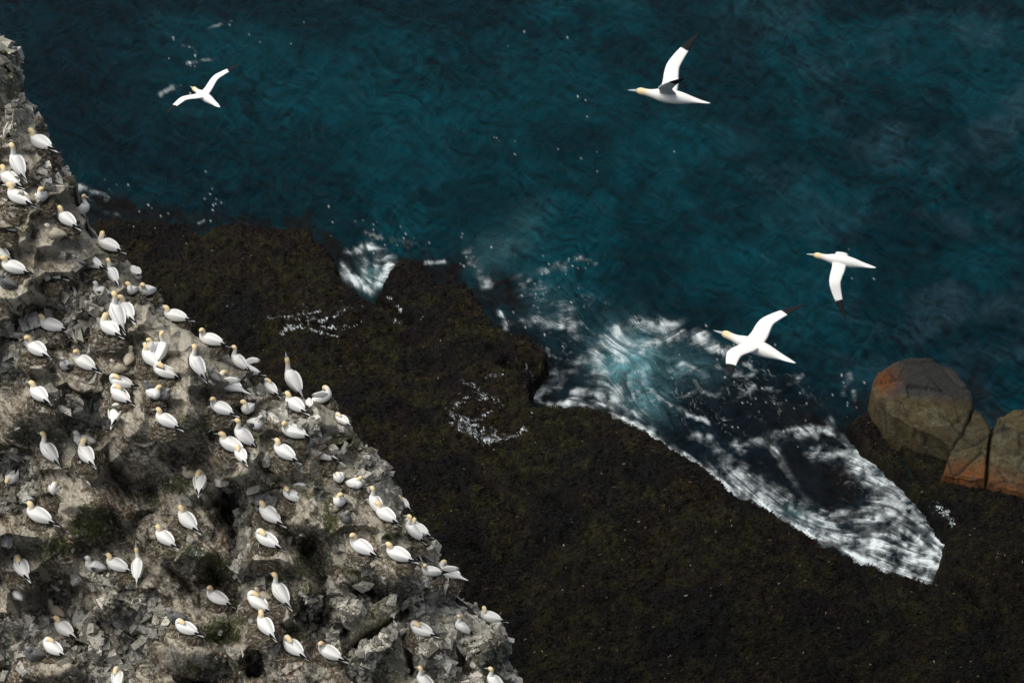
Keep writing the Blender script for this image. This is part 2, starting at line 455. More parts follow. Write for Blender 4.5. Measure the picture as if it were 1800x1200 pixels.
def cliff_field(px, py, colour=True):
    u = px*MPP; v = -py*MPP
    wu = u+0.8*(fbm(u*.6, v*.6, 1)-.5); wv = v+0.8*(fbm(u*.6, v*.6, 3)-.5)
    d, _, _, _ = seg_dist(px, py, EDGE)
    ins = inside(px, py, SILH)
    d = np.where(ins, d, -d)
    # broad relief: ribs running down to the right, and ledges
    a = R(-52)
    s = wu*math.cos(a)+wv*math.sin(a); t = -wu*math.sin(a)+wv*math.cos(a)
    h = 2.2*(fbm(u*.16, v*.16, 5, 3)-.5)
    h = h+1.3*(fbm(s*.28, t*.75, 6, 3)-.5)
    saw = (wv*0.42+u*0.2+0.7*fbm(u*.4, v*.4, 8, 3)) % 1.0
    h = h+0.75*(np.where(saw < .36, saw/.36, (1-saw)/.64)-.5)
    # soil and tussock humps
    rn, dx, dy, F1, F2 = cells(wu, wv, 1.15, 2, 1.5, a)
    hump = np.sqrt(np.clip(1-(F1/.85)**2, 0, 1))
    rn2, _, _, G1, G2 = cells(wu, wv, 0.42, 3, 1.3, a)
    soil = 0.62*hump*(0.4+0.8*rn(1))+0.16*np.sqrt(np.clip(1-(G1/.85)**2, 0, 1))+0.34*(fbm(u*2.6, v*2.6, 9, 5)-.5)
    soil = soil+0.10*(fbm(s*2.2, t*11, 4, 3)-.5)
    # broken rock: tilted facets in two sizes
    ra, ax, ay, A1, A2 = cells(wu, wv, .95, 4, 1.6, R(-58))
    rb, bx, by, B1, B2 = cells(u+.12*fbm(u*3, v*3, 2), v, .34, 6, 1.7, R(-50))
    rc, cx, cy, C1, C2 = cells(u, v, .15, 7, 1.5, R(-35))
    rock = 0.62*(ra(1)-.5)+(ra(2)-.5)*1.0*ax+(ra(3)-.62)*1.1*ay+.5*(fbm(u*1.7, v*1.7, 14, 5)-.5)
    rock = rock+0.36*(rb(1)-.5)+(rb(2)-.5)*1.3*bx+(rb(3)-.6)*1.5*by-.10*sstep(.12, 0, B2-B1)
    rock = rock+0.10*(rc(1)-.5)+(rc(2)-.5)*.9*cx+(rc(3)-.6)*.9*cy+0.10*(fbm(u*7, v*7, 5, 4)-.5)
    tus = np.zeros(px.shape); tuc = np.zeros(px.shape); tlow = np.zeros(px.shape)
    for k, (bx_, by_, rx_, ry_) in enumerate(TUSSOCKS):
        loc = (np.abs(px-bx_) < 1.3*rx_) & (np.abs(py-by_) < 1.3*ry_)
        if not loc.any():
            continue
        ex = (px[loc]-bx_)/rx_; ey = (py[loc]-by_)/ry_
        wob = 1+.5*(fbm(u[loc]*2.2+k, v[loc]*2.2, 4, 4)-.5)
        r2 = (ex*ex+ey*ey+.5*ex*ey*-1)*wob
        dm = np.sqrt(np.clip(1-r2**1.5, 0, 1))*min(rx_, ry_)*MPP*1.5
        tus[loc] = np.maximum(tus[loc], dm); tuc[loc] = np.maximum(tuc[loc], sstep(1.05, .7, r2))
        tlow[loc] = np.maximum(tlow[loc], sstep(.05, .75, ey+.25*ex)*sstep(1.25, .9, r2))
    soil = soil*(1-.55*tuc)+tus
    rocky = blobs(px, py, ROCKY)*1.0*(1-.45*tuc)+0.60*(fbm(u*1.1, v*1.1, 12, 4)-.5)
    edgerock = sstep(40, 5, d)*sstep(.45, .6, fbm(u*.9, v*.9, 13, 3))*.7
    rm = sstep(.38, .50, np.maximum(rocky, edgerock))
    h = h+lerp(soil, rock, rm)
    slabcol = np.zeros(px.shape+(3,)); slabm = np.zeros(px.shape)
    jx = px+5*(fbm(u*3, v*3, 3)-.5); jy = py+5*(fbm(u*3, v*3, 4)-.5)
    for poly, hh, (gu, gv), c in SLABS:
        m = inside(jx, jy, poly)
        mu = np.mean([p[0] for p in poly]); mv = np.mean([p[1] for p in poly])
        base = 2.2*(fbm(np.array([mu*MPP*.16]), np.array([-mv*MPP*.16]), 5, 3)-.5)[0]
        pl = base+hh*1.3+gu*(px-mu)*MPP+gv*(mv-py)*MPP+.035*(fbm(u*5, v*5, 6, 4)-.5)-.05*sstep(.05, 0, A2-A1)
        h = np.where(m, pl, h)
        slabm = np.where(m, 1.0, slabm); slabcol = np.where(m[..., None], np.array(c), slabcol)
    cl = np.zeros(px.shape)
    for pts, w, dep in CLEFTS:
        dd, _, _, _ = seg_dist(px+10*(fbm(u*2, v*2, 7, 3)-.5), py+10*(fbm(u*2, v*2, 8, 3)-.5), pts)
        cl = np.maximum(cl, dep*np.exp(-(dd/w)**2))
    h = h-1.6*cl
    # every nest stands on its own shoulder of the slope
    nestm = np.zeros(px.shape)
    for i, b in enumerate(BIRDS+CHICKS):
        nx, ny = nestpix(b)
        sl = (slice(None),)
        du = (px-nx)*MPP; dv = (ny-py)*MPP
        loc = (np.abs(du) < 1.6) & (np.abs(dv) < 1.8)
        if not loc.any():
            continue
        dvv = np.where(dv[loc] > 0, dv[loc]*.85, dv[loc]*1.3)
        q = np.hypot(du[loc], dvv)
        w = np.exp(-(q/.47)**4)
        hc = h[loc]
        ctr = hc[np.argmin(q)] if q.min() < .2 else 0
        avg = np.average(hc, weights=w+1e-6)+.10
        plat = avg-1.05*np.clip(dv[loc], -.25, .5)+.06*(hc-avg)
        hn = lerp(hc, plat, w)
        fr = np.exp(-((du[loc]/.45)**2+((dv[loc]+.45)/.38)**2))
        h[loc] = hn+.30*fr*(1-w)
        nestm[loc] = np.maximum(nestm[loc], np.exp(-(q/.55)**2))
    # nothing leans over a sitting bird
    for b in BIRDS+CHICKS:
        nx, ny = nestpix(b)
        du = (px-nx)*MPP; dv = (ny-py)*MPP
        loc = (np.abs(du) < 1.7) & (dv > -1.1) & (dv < 1.9)
        if not loc.any():
            continue
        hc = h[loc]; q = np.hypot(du[loc], dv[loc])
        if q.min() > .1:
            continue
        cap = hc[np.argmin(q)]-.95*np.clip(dv[loc], 0, .7)+.05+2.6*np.clip(np.abs(du[loc])-.42, 0, 2)+3.0*np.clip(dv[loc]-.6, 0, 2)+3.5*np.clip(-dv[loc]-.05, 0, 2)
        h[loc] = np.minimum(hc, cap)
    # the slope turns away at its outer edge
    ro = np.clip((70-d)/70, 0, 1.3)
    h = h-2.6*ro**2.6
    if not colour:
        return h, d
    # ---- what it is made of
    wn1 = fbm(u*5, v*5, 1, 5); wn2 = fbm(u*16, v*16, 6, 3); wn3 = fbm(s*3, t*16, 2, 4)
    C = np.zeros(px.shape+(3,))
    C[:] = (.098, .082, .058)
    C = cmix(C, (.034, .028, .020), sstep(.52, .66, fbm(u*1.3, v*1.3, 7, 4))*.65)
    C = cmix(C, (.160, .130, .088), tuc*(1-tlow)*.7*sstep(.35, .6, wn3))
    C = cmix(C, (.048, .032, .020), tlow*sstep(.38, .6, wn1)*.75)  # dark peat low on tussocks, also painting in their shaded undersides
    C = cmix(C, (.135, .118, .084), sstep(.5, .66, wn3)*.8)
    C = cmix(C, (.12, .072, .042), sstep(.54, .68, fbm(u*2.1, v*2.1, 15, 3))*.7)
    C = cmix(C, (.40, .39, .355), sstep(.55, .66, wn2*.6+wn1*.4)*.8)
    C = cmix(C, (.045, .036, .026), sstep(.54, .62, fbm(u*8, v*8, 4, 4))*.6)
    rc_col = np.zeros(px.shape+(3,)); rc_col[:] = (.245, .234, .198)
    tone = .45*ra(5)+.55*rb(5)
    rc_col = rc_col*(.55+1.45*tone)[..., None]
    rc_col = cmix(rc_col, (.56, .555, .53), sstep(.46, .64, .4*rb(7)+.25*rc(4)+.5*wn1))
    rc_col = cmix(rc_col, (.075, .07, .058), sstep(.55, .68, fbm(u*3.2, v*3.2, 9, 5))*.75)
    rc_col = cmix(rc_col, (.035, .032, .027), sstep(.045, .01, B2-B1)*.8)
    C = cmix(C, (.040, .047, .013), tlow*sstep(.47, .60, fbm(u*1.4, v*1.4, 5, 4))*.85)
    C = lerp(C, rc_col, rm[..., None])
    sc = slabcol*(.72+.56*fbm(s*2, t*9, 3, 5))[..., None]
    sc = cmix(sc, (.04, .04, .033), sstep(.6, .68, fbm(u*6, v*2.4, 11, 5))*.7)
    sc = cmix(sc, (.40, .40, .37), sstep(.62, .72, wn1)*.5)
    C = lerp(C, sc, slabm[..., None])
    g = sstep(.24, .56, blobs(px, py, GREEN)*(.45+1.1*fbm(u*4, v*4, 10, 4)))
    C = cmix(C, (.045, .055, .016), g*.85)
    C = cmix(C, (.02, .075, .055), sstep(.74, .80, fbm(u*1.8, v*1.8, 14, 3)+.12*(fbm(s*4, t*20, 5, 2)-.5))*.5)
    # droppings: white splashes thrown out below and around the nests, and along the skyline
    spl = sstep(.53, .66, fbm(s*1.4, t*7, 8, 5)*.7+fbm(u*9, v*9, 3, 3)*.3+.20*nestm*(1-nestm)*2+.10*sstep(60, 10, d))
    spl = spl*(1-.8*g)
    C = cmix(C, (.60, .585, .54), spl*(.45+.35*rm+.25*sstep(800, 500, py))*(1-.6*slabm)*(1-.7*tlow))
    fleck = sstep(.66, .74, fbm(u*22, v*22, 2, 2)+.05*rm)
    C = cmix(C, (.66, .65, .61), fleck*(.45+.4*rm))
    # a paler, drier upper half and more bleached skyline
    C = cmix(C, (.42, .405, .355), sstep(1000, 420, py)*.22+sstep(90, 10, d)*.14)
    C = C*np.array((1.05, 1.0, .88))
    return h, d, C, rm*(1-.97*slabm), nestm, g, 1-.75*slabm-.52*(1-rm)*(1-slabm)

STEP = 1.3
gx = np.arange(-150, 1010, STEP); gy = np.arange(20, 1330, STEP)
PX, PY = np.meshgrid(gx, gy)
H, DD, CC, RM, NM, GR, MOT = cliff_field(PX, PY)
jag = 7*(fbm(PX*MPP*1.6, PY*MPP*1.6, 3, 4)-.5)+5*(fbm(PX*MPP*6, PY*MPP*6, 9, 3)-.5)
keep = (DD+jag) > 0
VV = at_depth(PX, PY, D0-H)
F = grid_faces(keep)
# back and foot of the headland, from the skyline down to the shelf
ed = []
for (x0, y0), (x1, y1) in zip(EDGE[2:-1], EDGE[3:]):
    n = max(1, int(math.hypot(x1-x0, y1-y0)/8))
    ed += [(x0+(x1-x0)*k/n-3, y0+(y1-y0)*k/n+3) for k in range(n)]
ed = np.array(ed)
hh, _ = cliff_field(ed[:, 0], ed[:, 1], False)
e0 = at_depth(ed[:, 0], ed[:, 1], D0-hh+.1)
rows = [e0]
for k in range(1, 15):
    t = k/14
    p = e0.copy()
    p[:, 1] += 7*t+1.2*(fbm(e0[:, 0]*.5+k, e0[:, 2]*.5, 3)-.3)
    p[:, 0] -= 1.5*t
    p[:, 2] = e0[:, 2]*(1-t)-2*t
    rows.append(p)
rows = np.array(rows); nr, nc = rows.shape[:2]
bi = np.arange(nr*nc).reshape(nr, nc)+int(keep.sum())
BF = np.stack([bi[:-1, :-1].ravel(), bi[:-1, 1:].ravel(), bi[1:, 1:].ravel(), bi[1:, :-1].ravel()], 1)
bc = np.full((nr*nc, 3), .16)*(.5+fbm(rows[..., 0].ravel()*2, rows[..., 2].ravel()*2, 5))[:, None]
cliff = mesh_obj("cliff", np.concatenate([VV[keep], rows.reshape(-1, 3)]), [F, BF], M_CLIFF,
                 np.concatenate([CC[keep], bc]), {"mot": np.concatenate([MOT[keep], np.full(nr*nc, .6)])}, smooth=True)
tag(cliff, "steep grey and brown cliff slope streaked with white droppings", "cliff", kind="structure")

# surface lookup used by everything that stands on the slope
def on_cliff(px, py):
    x = (np.asarray(px)-gx[0])/STEP; y = (np.asarray(py)-gy[0])/STEP
    x = np.clip(x, 0, len(gx)-1.001); y = np.clip(y, 0, len(gy)-1.001)
    i = x.astype(int); j = y.astype(int); fx = (x-i)[..., None]; fy = (y-j)[..., None]
    return (VV[j, i]*(1-fx)+VV[j, i+1]*fx)*(1-fy)+(VV[j+1, i]*(1-fx)+VV[j+1, i+1]*fx)*fy

du_ = VV[1:-1, 2:]-VV[1:-1, :-2]; dv_ = VV[2:, 1:-1]-VV[:-2, 1:-1]
NN = np.zeros_like(VV); nn = np.cross(du_, -dv_)
NN[1:-1, 1:-1] = nn/(np.linalg.norm(nn, axis=-1, keepdims=True)+1e-9)
NN = np.where((NN@(-AX_F))[..., None] < 0, -NN, NN)

# dry grass and seaweed fibres hanging over the humps
def fibres(name, n, mask, lmin, lmax, wid, pal, label, cat, seed, droop=1.0):
    r = np.random.default_rng(seed)
    pr = (mask*keep).ravel(); pr = pr/pr.sum()
    k = r.choice(pr.size, n, p=pr)
    P = VV.reshape(-1, 3)[k]+r.normal(0, .008, (n, 3)); nrm = NN.reshape(-1, 3)[k]
    dirv = r.normal(0, .85, (n, 3))+np.array([.45, -.1, -.7])*droop
    dirv = dirv-(dirv*nrm).sum(1, keepdims=True)*nrm*.9
    dirv /= np.linalg.norm(dirv, axis=1, keepdims=True)
    L_ = r.uniform(lmin, lmax, (n, 1))
    side = np.cross(dirv, nrm); side /= np.linalg.norm(side, axis=1, keepdims=True)+1e-9
    W = wid*r.uniform(.6, 1.4, (n, 1))
    m1 = P+dirv*L_*.5+nrm*L_*r.uniform(.1, .35, (n, 1))
    e1 = P+dirv*L_+nrm*L_*r.uniform(-.15, .25, (n, 1))+np.array([0, 0, -1])*L_*.15*droop
    V = np.stack([P-side*W, P+side*W, m1+side*W*.8, m1-side*W*.8, e1], 1).reshape(-1, 3)
    b = np.arange(n)*5
    Q = np.stack([b, b+1, b+2, b+3], 1); T = np.stack([b+3, b+2, b+4], 1)
    cc = np.array(pal)[r.integers(0, len(pal), n)]*r.uniform(.6, 1.35, (n, 1))
    ob = mesh_obj(name, V, [Q, T], M_STRAW, np.repeat(cc, 5, 0), smooth=False)
    return tag(ob, label, cat, kind="stuff")

view = (PX > -60) & (PX < 960) & (PY > 40) & (PY < 1260)
soilm = (1-RM)*(MOT > .55)*view*(.25+fbm(PX*.02, PY*.02, 2))
fibres("dry_grass", 135000, soilm*(1-.6*GR), .05, .20, .0048,
       [(.17, .145, .10), (.10, .08, .055), (.26, .235, .175), (.05, .041, .030), (.50, .475, .41), (.12, .078, .045), (.06, .045, .03)],
       "dry brown grass and fibres matted over the cliff slope", "grass", 21)
fibres("green_grass", 12000, GR*view*(1-.4*RM), .05, .17, .006, [(.048, .060, .016), (.03, .042, .012), (.085, .09, .03), (.10, .085, .05)],
       "short green growth in damp patches of the cliff", "grass", 22)

# loose angular stones lying among the outcrops
def shards(n, seed):
    r = np.random.default_rng(seed)
    pr = (RM*view*keep).ravel()+.02*(view*keep).ravel(); pr = pr/pr.sum()
    k = r.choice(pr.size, n, p=pr)
    P = VV.reshape(-1, 3)[k]; nrm = NN.reshape(-1, 3)[k]
    cube = np.array([[x, y, z] for z in (-1, 1) for y in (-1, 1) for x in (-1, 1)], float)
    quads = np.array([[0, 2, 3, 1], [4, 5, 7, 6], [0, 1, 5, 4], [2, 6, 7, 3], [0, 4, 6, 2], [1, 3, 7, 5]])
    size = np.exp(r.normal(-2.75, .50, n)).clip(.025, .19)
    V = cube[None]*np.stack([size*r.uniform(.8, 1.7, n), size*r.uniform(.6, 1.1, n), size*r.uniform(.35, .9, n)], 1)[:, None]
    V = V*r.uniform(.5, 1.12, (n, 8, 1))+r.normal(0, .12, (n, 8, 3))*size[:, None, None]
    # frame: flat side roughly along the slope, long axis down to the right
    z = nrm+r.normal(0, .45, (n, 3)); z /= np.linalg.norm(z, axis=1, keepdims=True)
    x = np.array([.6, -.2, -.75])+r.normal(0, .55, (n, 3)); x -= (x*z).sum(1, keepdims=True)*z
    x /= np.linalg.norm(x, axis=1, keepdims=True); y = np.cross(z, x)
    Wd = V[..., :1]*x[:, None]+V[..., 1:2]*y[:, None]+V[..., 2:]*z[:, None]+(P+z*size[:, None]*.18)[:, None]
    Q = (quads[None]+np.arange(n)[:, None, None]*8).reshape(-1, 4)
    c = np.array([(.46, .455, .43), (.30, .30, .28), (.17, .165, .15), (.60, .59, .56), (.10, .095, .08)])[r.choice(5, n, p=[.3, .27, .18, .15, .1])]
    c = c*r.uniform(.75, 1.15, (n, 1))*np.array([1.03, 1.0, .92])
    ob = mesh_obj("broken_stones", Wd.reshape(-1, 3), Q, M_STONE, np.repeat(c, 8, 0), smooth=False)
    return tag(ob, "angular pale broken stones scattered over the cliff slope", "stones", kind="stuff")
shards(5600, 31)

# larger blocks lying loose on the ledges: px, py, size, turn, flatness, brightness
BLOCKS = [(57, 562, .46, 20, .5, .5, "large pale shard left of a gannet with raised wing tip"),
 (466, 872, .42, -15, .7, .42, "pale block with a green flank, left of a preening gannet"),
 (536, 772, .50, 60, .35, .5, "large pale flake beside two gannets on the outer slope"),
 (16, 634, .30, 35, .6, .45, "square pale stone near the left border, among rubble"),
 (143, 716, .34, -40, .9, .26, "grey upright block in the middle of the rubble patch"),
 (176, 708, .24, 30, .6, .3, "small wedge of grey stone beside an upright block"),
 (46, 868, .34, 10, .5, .52, "white slab between a rounded and a downhill gannet"),
 (10, 940, .40, -30, .6, .4, "grey slab at the left border above a sleeping gannet"),
 (142, 1078, .46, 70, .6, .4, "tall grey slab left of a round nest bulge"),
 (140, 1012, .32, 15, .6, .3, "grey block under a spotted chick"),
 (262, 1098, .40, -25, .6, .42, "pale pointed block left of a dark grey chick"),
 (238, 1150, .44, 25, .5, .5, "white flat block at the bottom, below a pointed one"),
 (66, 300, .30, -20, .5, .58, "white block behind a raised-head gannet near the top"),
 (84, 318, .26, 40, .6, .6, "small white block under the mossy slabs"),
 (445, 1172, .40, 10, .8, .22, "dark grey block at the bottom beside a mossy cleft"),
 (640, 1128, .34, 50, .5, .45, "pale stone on the ledge below the smooth slab")]
def block_mesh(size, flat, tone, seed):
    import bmesh
    r = np.random.default_rng(seed)
    bm = bmesh.new()
    pts = r.normal(0, 1, (15, 3)); pts /= np.abs(pts).max(1, keepdims=True)**.7
    pts *= np.array([1.0, .72, flat])*size*.62
    vs = [bm.verts.new(p) for p in pts]
    res = bmesh.ops.convex_hull(bm, input=vs)
    bmesh.ops.delete(bm, geom=[g for g in res["geom_interior"] if isinstance(g, bmesh.types.BMVert)], context='VERTS')
    bmesh.ops.bevel(bm, geom=list(bm.edges), offset=.018, segments=1, affect='EDGES')
    bmesh.ops.triangulate(bm, faces=list(bm.faces))
    bmesh.ops.subdivide_edges(bm, edges=list(bm.edges), cuts=2, use_grid_fill=True)
    bm.verts.ensure_lookup_table()
    V = np.array([v.co[:] for v in bm.verts])
    V = V+r.normal(0, .006, V.shape)
    bmesh.ops.triangulate(bm, faces=list(bm.faces))
    T = np.array([[v.index for v in f.verts] for f in bm.faces]); bm.free()
    c = np.array((1, .985, .93))*tone*(.8+.4*fbm(V[:, 0]*9, V[:, 1]*9+V[:, 2]*9, 3, 3))[:, None]
    return mesh_obj("stone_block", V, T, M_STONE, c, smooth=False)
for i, (x, y, s_, rot, flat, tone, desc) in enumerate(BLOCKS):
    o = block_mesh(s_, flat, tone, 60+i)
    o.location = Vector(on_cliff(x, y+6))+Vector((0, -.06, .07))
    o.rotation_euler = (R(25+10*(i % 3)), R(-20+13*(i % 4)), R(rot))
    tag(o, desc, "stone", "large loose blocks on the cliff")
# ------------------------------------------------------------------ gannets
WHITE, BUFF, BLACK, GREYW = (.80, .80, .775), (.82, .64, .37), (.011, .012, .013), (.62, .62, .60)
PALEB = (.80, .70, .50)

def loft(st, ring=14, sub=4, side0=(0, 1, 0)):
    """st: (x,y,z, half width, half height, colour); a closed smooth tube through the stations"""
    P = np.array([s[:3] for s in st], float); Rr = np.array([s[3:5] for s in st], float); Cc = np.array([s[5] for s in st], float)
    n = len(st)
    out = []
    for i in range(n-1):
        p0, p1, p2, p3 = (max(i-1, 0), i, i+1, min(i+2, n-1))
        for k in range(sub):
            t = k/sub
            f = lambda A: .5*((2*A[p1])+(-A[p0]+A[p2])*t+(2*A[p0]-5*A[p1]+4*A[p2]-A[p3])*t*t+(-A[p0]+3*A[p1]-3*A[p2]+A[p3])*t**3)
            out.append((f(P), np.maximum(f(Rr), .002), Cc[i]*(1-t)+Cc[i+1]*t))
    out.append((P[-1], Rr[-1], Cc[-1]))
    Pn = np.array([o[0] for o in out]); m = len(out)
    T = np.gradient(Pn, axis=0); T /= np.linalg.norm(T, axis=1, keepdims=True)+1e-9
    s = np.array(side0, float); V = []; C = []
    th = np.linspace(0, 2*math.pi, ring, endpoint=False)
    for i in range(m):
        s = s-T[i]*(s@T[i]); s /= np.linalg.norm(s)+1e-9
        up = np.cross(T[i], s)
        V.append(Pn[i]+np.outer(np.cos(th)*out[i][1][0], s)+np.outer(np.sin(th)*out[i][1][1], up))
        C.append(np.repeat(out[i][2][None], ring, 0))
    V = np.concatenate(V+[Pn[:1], Pn[-1:]]); C = np.concatenate(C+[Cc[:1], Cc[-1:]])
    Q = []; Tq = []
    for i in range(m-1):
        for k in range(ring):
            Q.append((i*ring+k, i*ring+(k+1) % ring, (i+1)*ring+(k+1) % ring, (i+1)*ring+k))
    for k in range(ring):
        Tq.append((m*ring, (k+1) % ring, k)); Tq.append((m*ring+1, (m-1)*ring+k, (m-1)*ring+(k+1) % ring))
    return V, Q, Tq, C

def join(parts):
    V, Q, T, C = [], [], [], []
    o = 0
    for v, q, t, c in parts:
        V.append(v); C.append(c)
        Q += [tuple(i+o for i in f) for f in q]; T += [tuple(i+o for i in f) for f in t]
        o += len(v)
    return np.concatenate(V), [np.array(Q), np.array(T)], np.concatenate(C)

def bill_part(tip, base, r, c=(.36, .41, .43)):
    b = np.array(base); t = np.array(tip); m = b*.45+t*.55
    return loft([(*b, r, r, (.05, .055, .06)), (*(b*.9+t*.1), r*.95, r, c), (*m, r*.62, r*.68, c), (*t, .004, .004, c)], 8, 3, (0, 1, .1))

def neck_path(pose, k):
    """neck and head stations after the breast; returns stations, bill base, bill tip"""
    W, B, Pb = WHITE, BUFF, PALEB
    s = -1 if k % 2 else 1
    j = (k-1)*.012
    if pose == 'A':
        st = [(.225, 0, .335, .078, .080, W), (.215, 0, .400, .063, .064, Pb), (.240, s*.01, .448, .062, .063, B), (.288, s*.02+j, .466, .058, .056, B), (.331, s*.03+j, .454, .036, .036, (.55, .42, .24))]
        return st, (.344, s*.032+j, .449), (.470, s*.05+j*2, .405+j*2)
    if pose == 'P':
        st = [(.235, 0, .35, .076, .078, W), (.215, s*.015, .43, .061, .062, Pb), (.225, s*.05, .485, .062, .062, B), (.235, s*.095, .492, .057, .055, B), (.225, s*.132, .462, .036, .036, (.55, .42, .24))]
        return st, (.222, s*.142, .448), (.165, s*.185, .335)
    if pose == 'T':
        st = [(.245, s*.005, .35, .082, .078, W), (.205, s*.02, .412, .070, .066, W), (.14, s*.035, .425, .064, .056, B), (.07, s*.05, .402, .060, .052, B), (.01, s*.06, .365, .04, .036, Pb)]
        return st, (.01, s*.062, .362), (-.09, s*.07, .315)
    if pose == 'S':
        st = [(.225, 0, .40, .068, .072, W), (.205, 0, .50, .053, .055, W), (.20, 0, .585, .051, .053, Pb), (.222, s*.008, .640, .059, .061, B), (.268, s*.015, .656, .056, .054, B), (.31, s*.02, .646, .035, .035, (.55, .42, .24))]
        return st, (.322, s*.022, .643), (.45, s*.03, .605)
    if pose == 'K':
        st = [(.23, 0, .42, .066, .07, W), (.235, 0, .52, .051, .053, W), (.24, 0, .60, .049, .05, Pb), (.25, 0, .665, .053, .055, B), (.262, 0, .72, .048, .05, B), (.272, 0, .76, .033, .034, (.55, .42, .24))]
        return st, (.275, 0, .77), (.30, 0, .905)
    if pose == 'B':
        st = [(.25, 0, .30, .08, .07, W), (.30, 0, .285, .065, .055, B), (.345, 0, .245, .055, .05, B), (.37, 0, .20, .035, .035, Pb)]
        return st, (.375, 0, .19), (.40, 0, .09)
    # W: neck stretched back over the shoulder
    st = [(.235, 0, .36, .074, .074, W), (.225, s*.03, .43, .060, .062, W), (.20, s*.08, .468, .060, .058, B), (.165, s*.125, .455, .057, .054, B), (.14, s*.155, .42, .036, .035, Pb)]
    return st, (.138, s*.158, .414), (.085, s*.18, .31)

def folded_wing(s, drop=0.0, raise_=0.0):
    z = .03*raise_
    return loft([(.20, s*.085, .280, .018, .05, WHITE), (.13, s*.138, .268+z, .026, .095, WHITE), (0, s*.160, .242+z, .027, .115, WHITE),
                 (-.15, s*.138, .212+z, .024, .105, WHITE), (-.26, s*.100, .188+z, .020, .080, WHITE), (-.315, s*.074, .176+z, .018, .056, WHITE), (-.33, s*.070, .172+z, .017, .052, BLACK),
                 (-.46, s*.034, .150+z-drop, .013, .034, BLACK), (-.60, s*.012, .132+z-drop*2, .004, .008, BLACK)], 10, 3)

def make_gannet(pose, k):
    tail = [(-.60, 0, .085, .010, .005, GREYW), (-.52, 0, .105, .030, .012, WHITE), (-.40, 0, .135, .060, .032, WHITE)]
    if pose == 'B':
        tail = [(-.50, 0, .36, .012, .005, GREYW), (-.44, 0, .31, .04, .014, WHITE), (-.36, 0, .24, .06, .035, WHITE)]
    trunk = [(-.28, 0, .168, .108, .085, WHITE), (-.14, 0, .19, .148, .128, WHITE), (0, 0, .210, .165, .155, WHITE),
             (.12, 0, .240, .152, .160, WHITE), (.205, 0, .285, .118, .130, WHITE)]
    lift = 0.0
    if pose in 'SK':
        # stands up: the trunk tilts, feet show
        ang = R(24 if pose == 'S' else 30); lift = .13
        rot = lambda q: (q[0]*math.cos(ang)-(q[2]-.18)*math.sin(ang), q[1], .18+q[0]*math.sin(ang)+(q[2]-.18)*math.cos(ang)+lift)
        trunk = [(*rot(t[:3]), *t[3:]) for t in trunk]; tail = [(*rot(t[:3]), *t[3:]) for t in tail]
    nk, bb, bt = neck_path(pose, k)
    nk = [(*t[:3], t[3]*(1.18 if i else 1.1), t[4]*(1.18 if i else 1.1), t[5]) for i, t in enumerate(nk)]
    if pose in 'SK':
        nk = [(t[0]-.07, t[1], t[2]+lift+.02, *t[3:]) for t in nk]
        bb = (bb[0]-.07, bb[1], bb[2]+lift+.02); bt = (bt[0]-.07, bt[1], bt[2]+lift+.02)
    parts = [loft(tail+trunk+nk, 16, 4)]; wings = []
    for s in (-1, 1):
        w = folded_wing(s, .01*(k-1), 0)
        if pose in 'SK':
            v = w[0]; v = np.array([rot(q) for q in v]); w = (v, *w[1:])
        if pose == 'B':
            v = w[0].copy(); m = np.clip(-.12-v[:, 0], 0, 1); v[:, 2] += m*.62; w = (v, *w[1:])
        if pose == 'W' and s == (1 if k % 2 else -1):
            w = loft([(.16, s*.09, .28, .03, .07, WHITE), (.06, s*.15, .36, .022, .10, WHITE), (-.08, s*.19, .44, .018, .105, WHITE),
                      (-.22, s*.19, .47, .014, .08, WHITE), (-.33, s*.17, .465, .010, .045, BLACK), (-.43, s*.14, .44, .004, .012, BLACK)], 10, 3)
        wings.append(w)
    if pose in 'SK':
        for s in (-1, 1):
            parts.append(loft([(-.01, s*.05, .20, .022, .024, WHITE), (-.005, s*.05, .10, .012, .012, (.05, .06, .05)), (0, s*.05, .012, .011, .011, (.05, .06, .05)),
                               (.04, s*.055, .008, .035, .007, (.06, .07, .06)), (.09, s*.06, .006, .045, .005, (.06, .07, .06))], 8, 2))
    # dark patch round the eye
    hd = np.array(nk[-2][:3]); fw = np.array(bb)-hd; fw /= np.linalg.norm(fw)+1e-9
    sd = np.cross(fw, (0, 0, 1)); sd /= np.linalg.norm(sd)+1e-9
    hw = nk[-2][3]
    for s in (-1, 1):
        c = hd+fw*.022+sd*s*hw*.86+np.array([0, 0, .010])
        parts.append(loft([(*(c-fw*.012), .003, .003, BLACK), (*c, .009, .009, (.35, .45, .5)), (*(c+fw*.012), .003, .003, BLACK)], 6, 2))
    return join(parts), join([bill_part(bt, bb, .027)]), [join([w]) for w in wings]

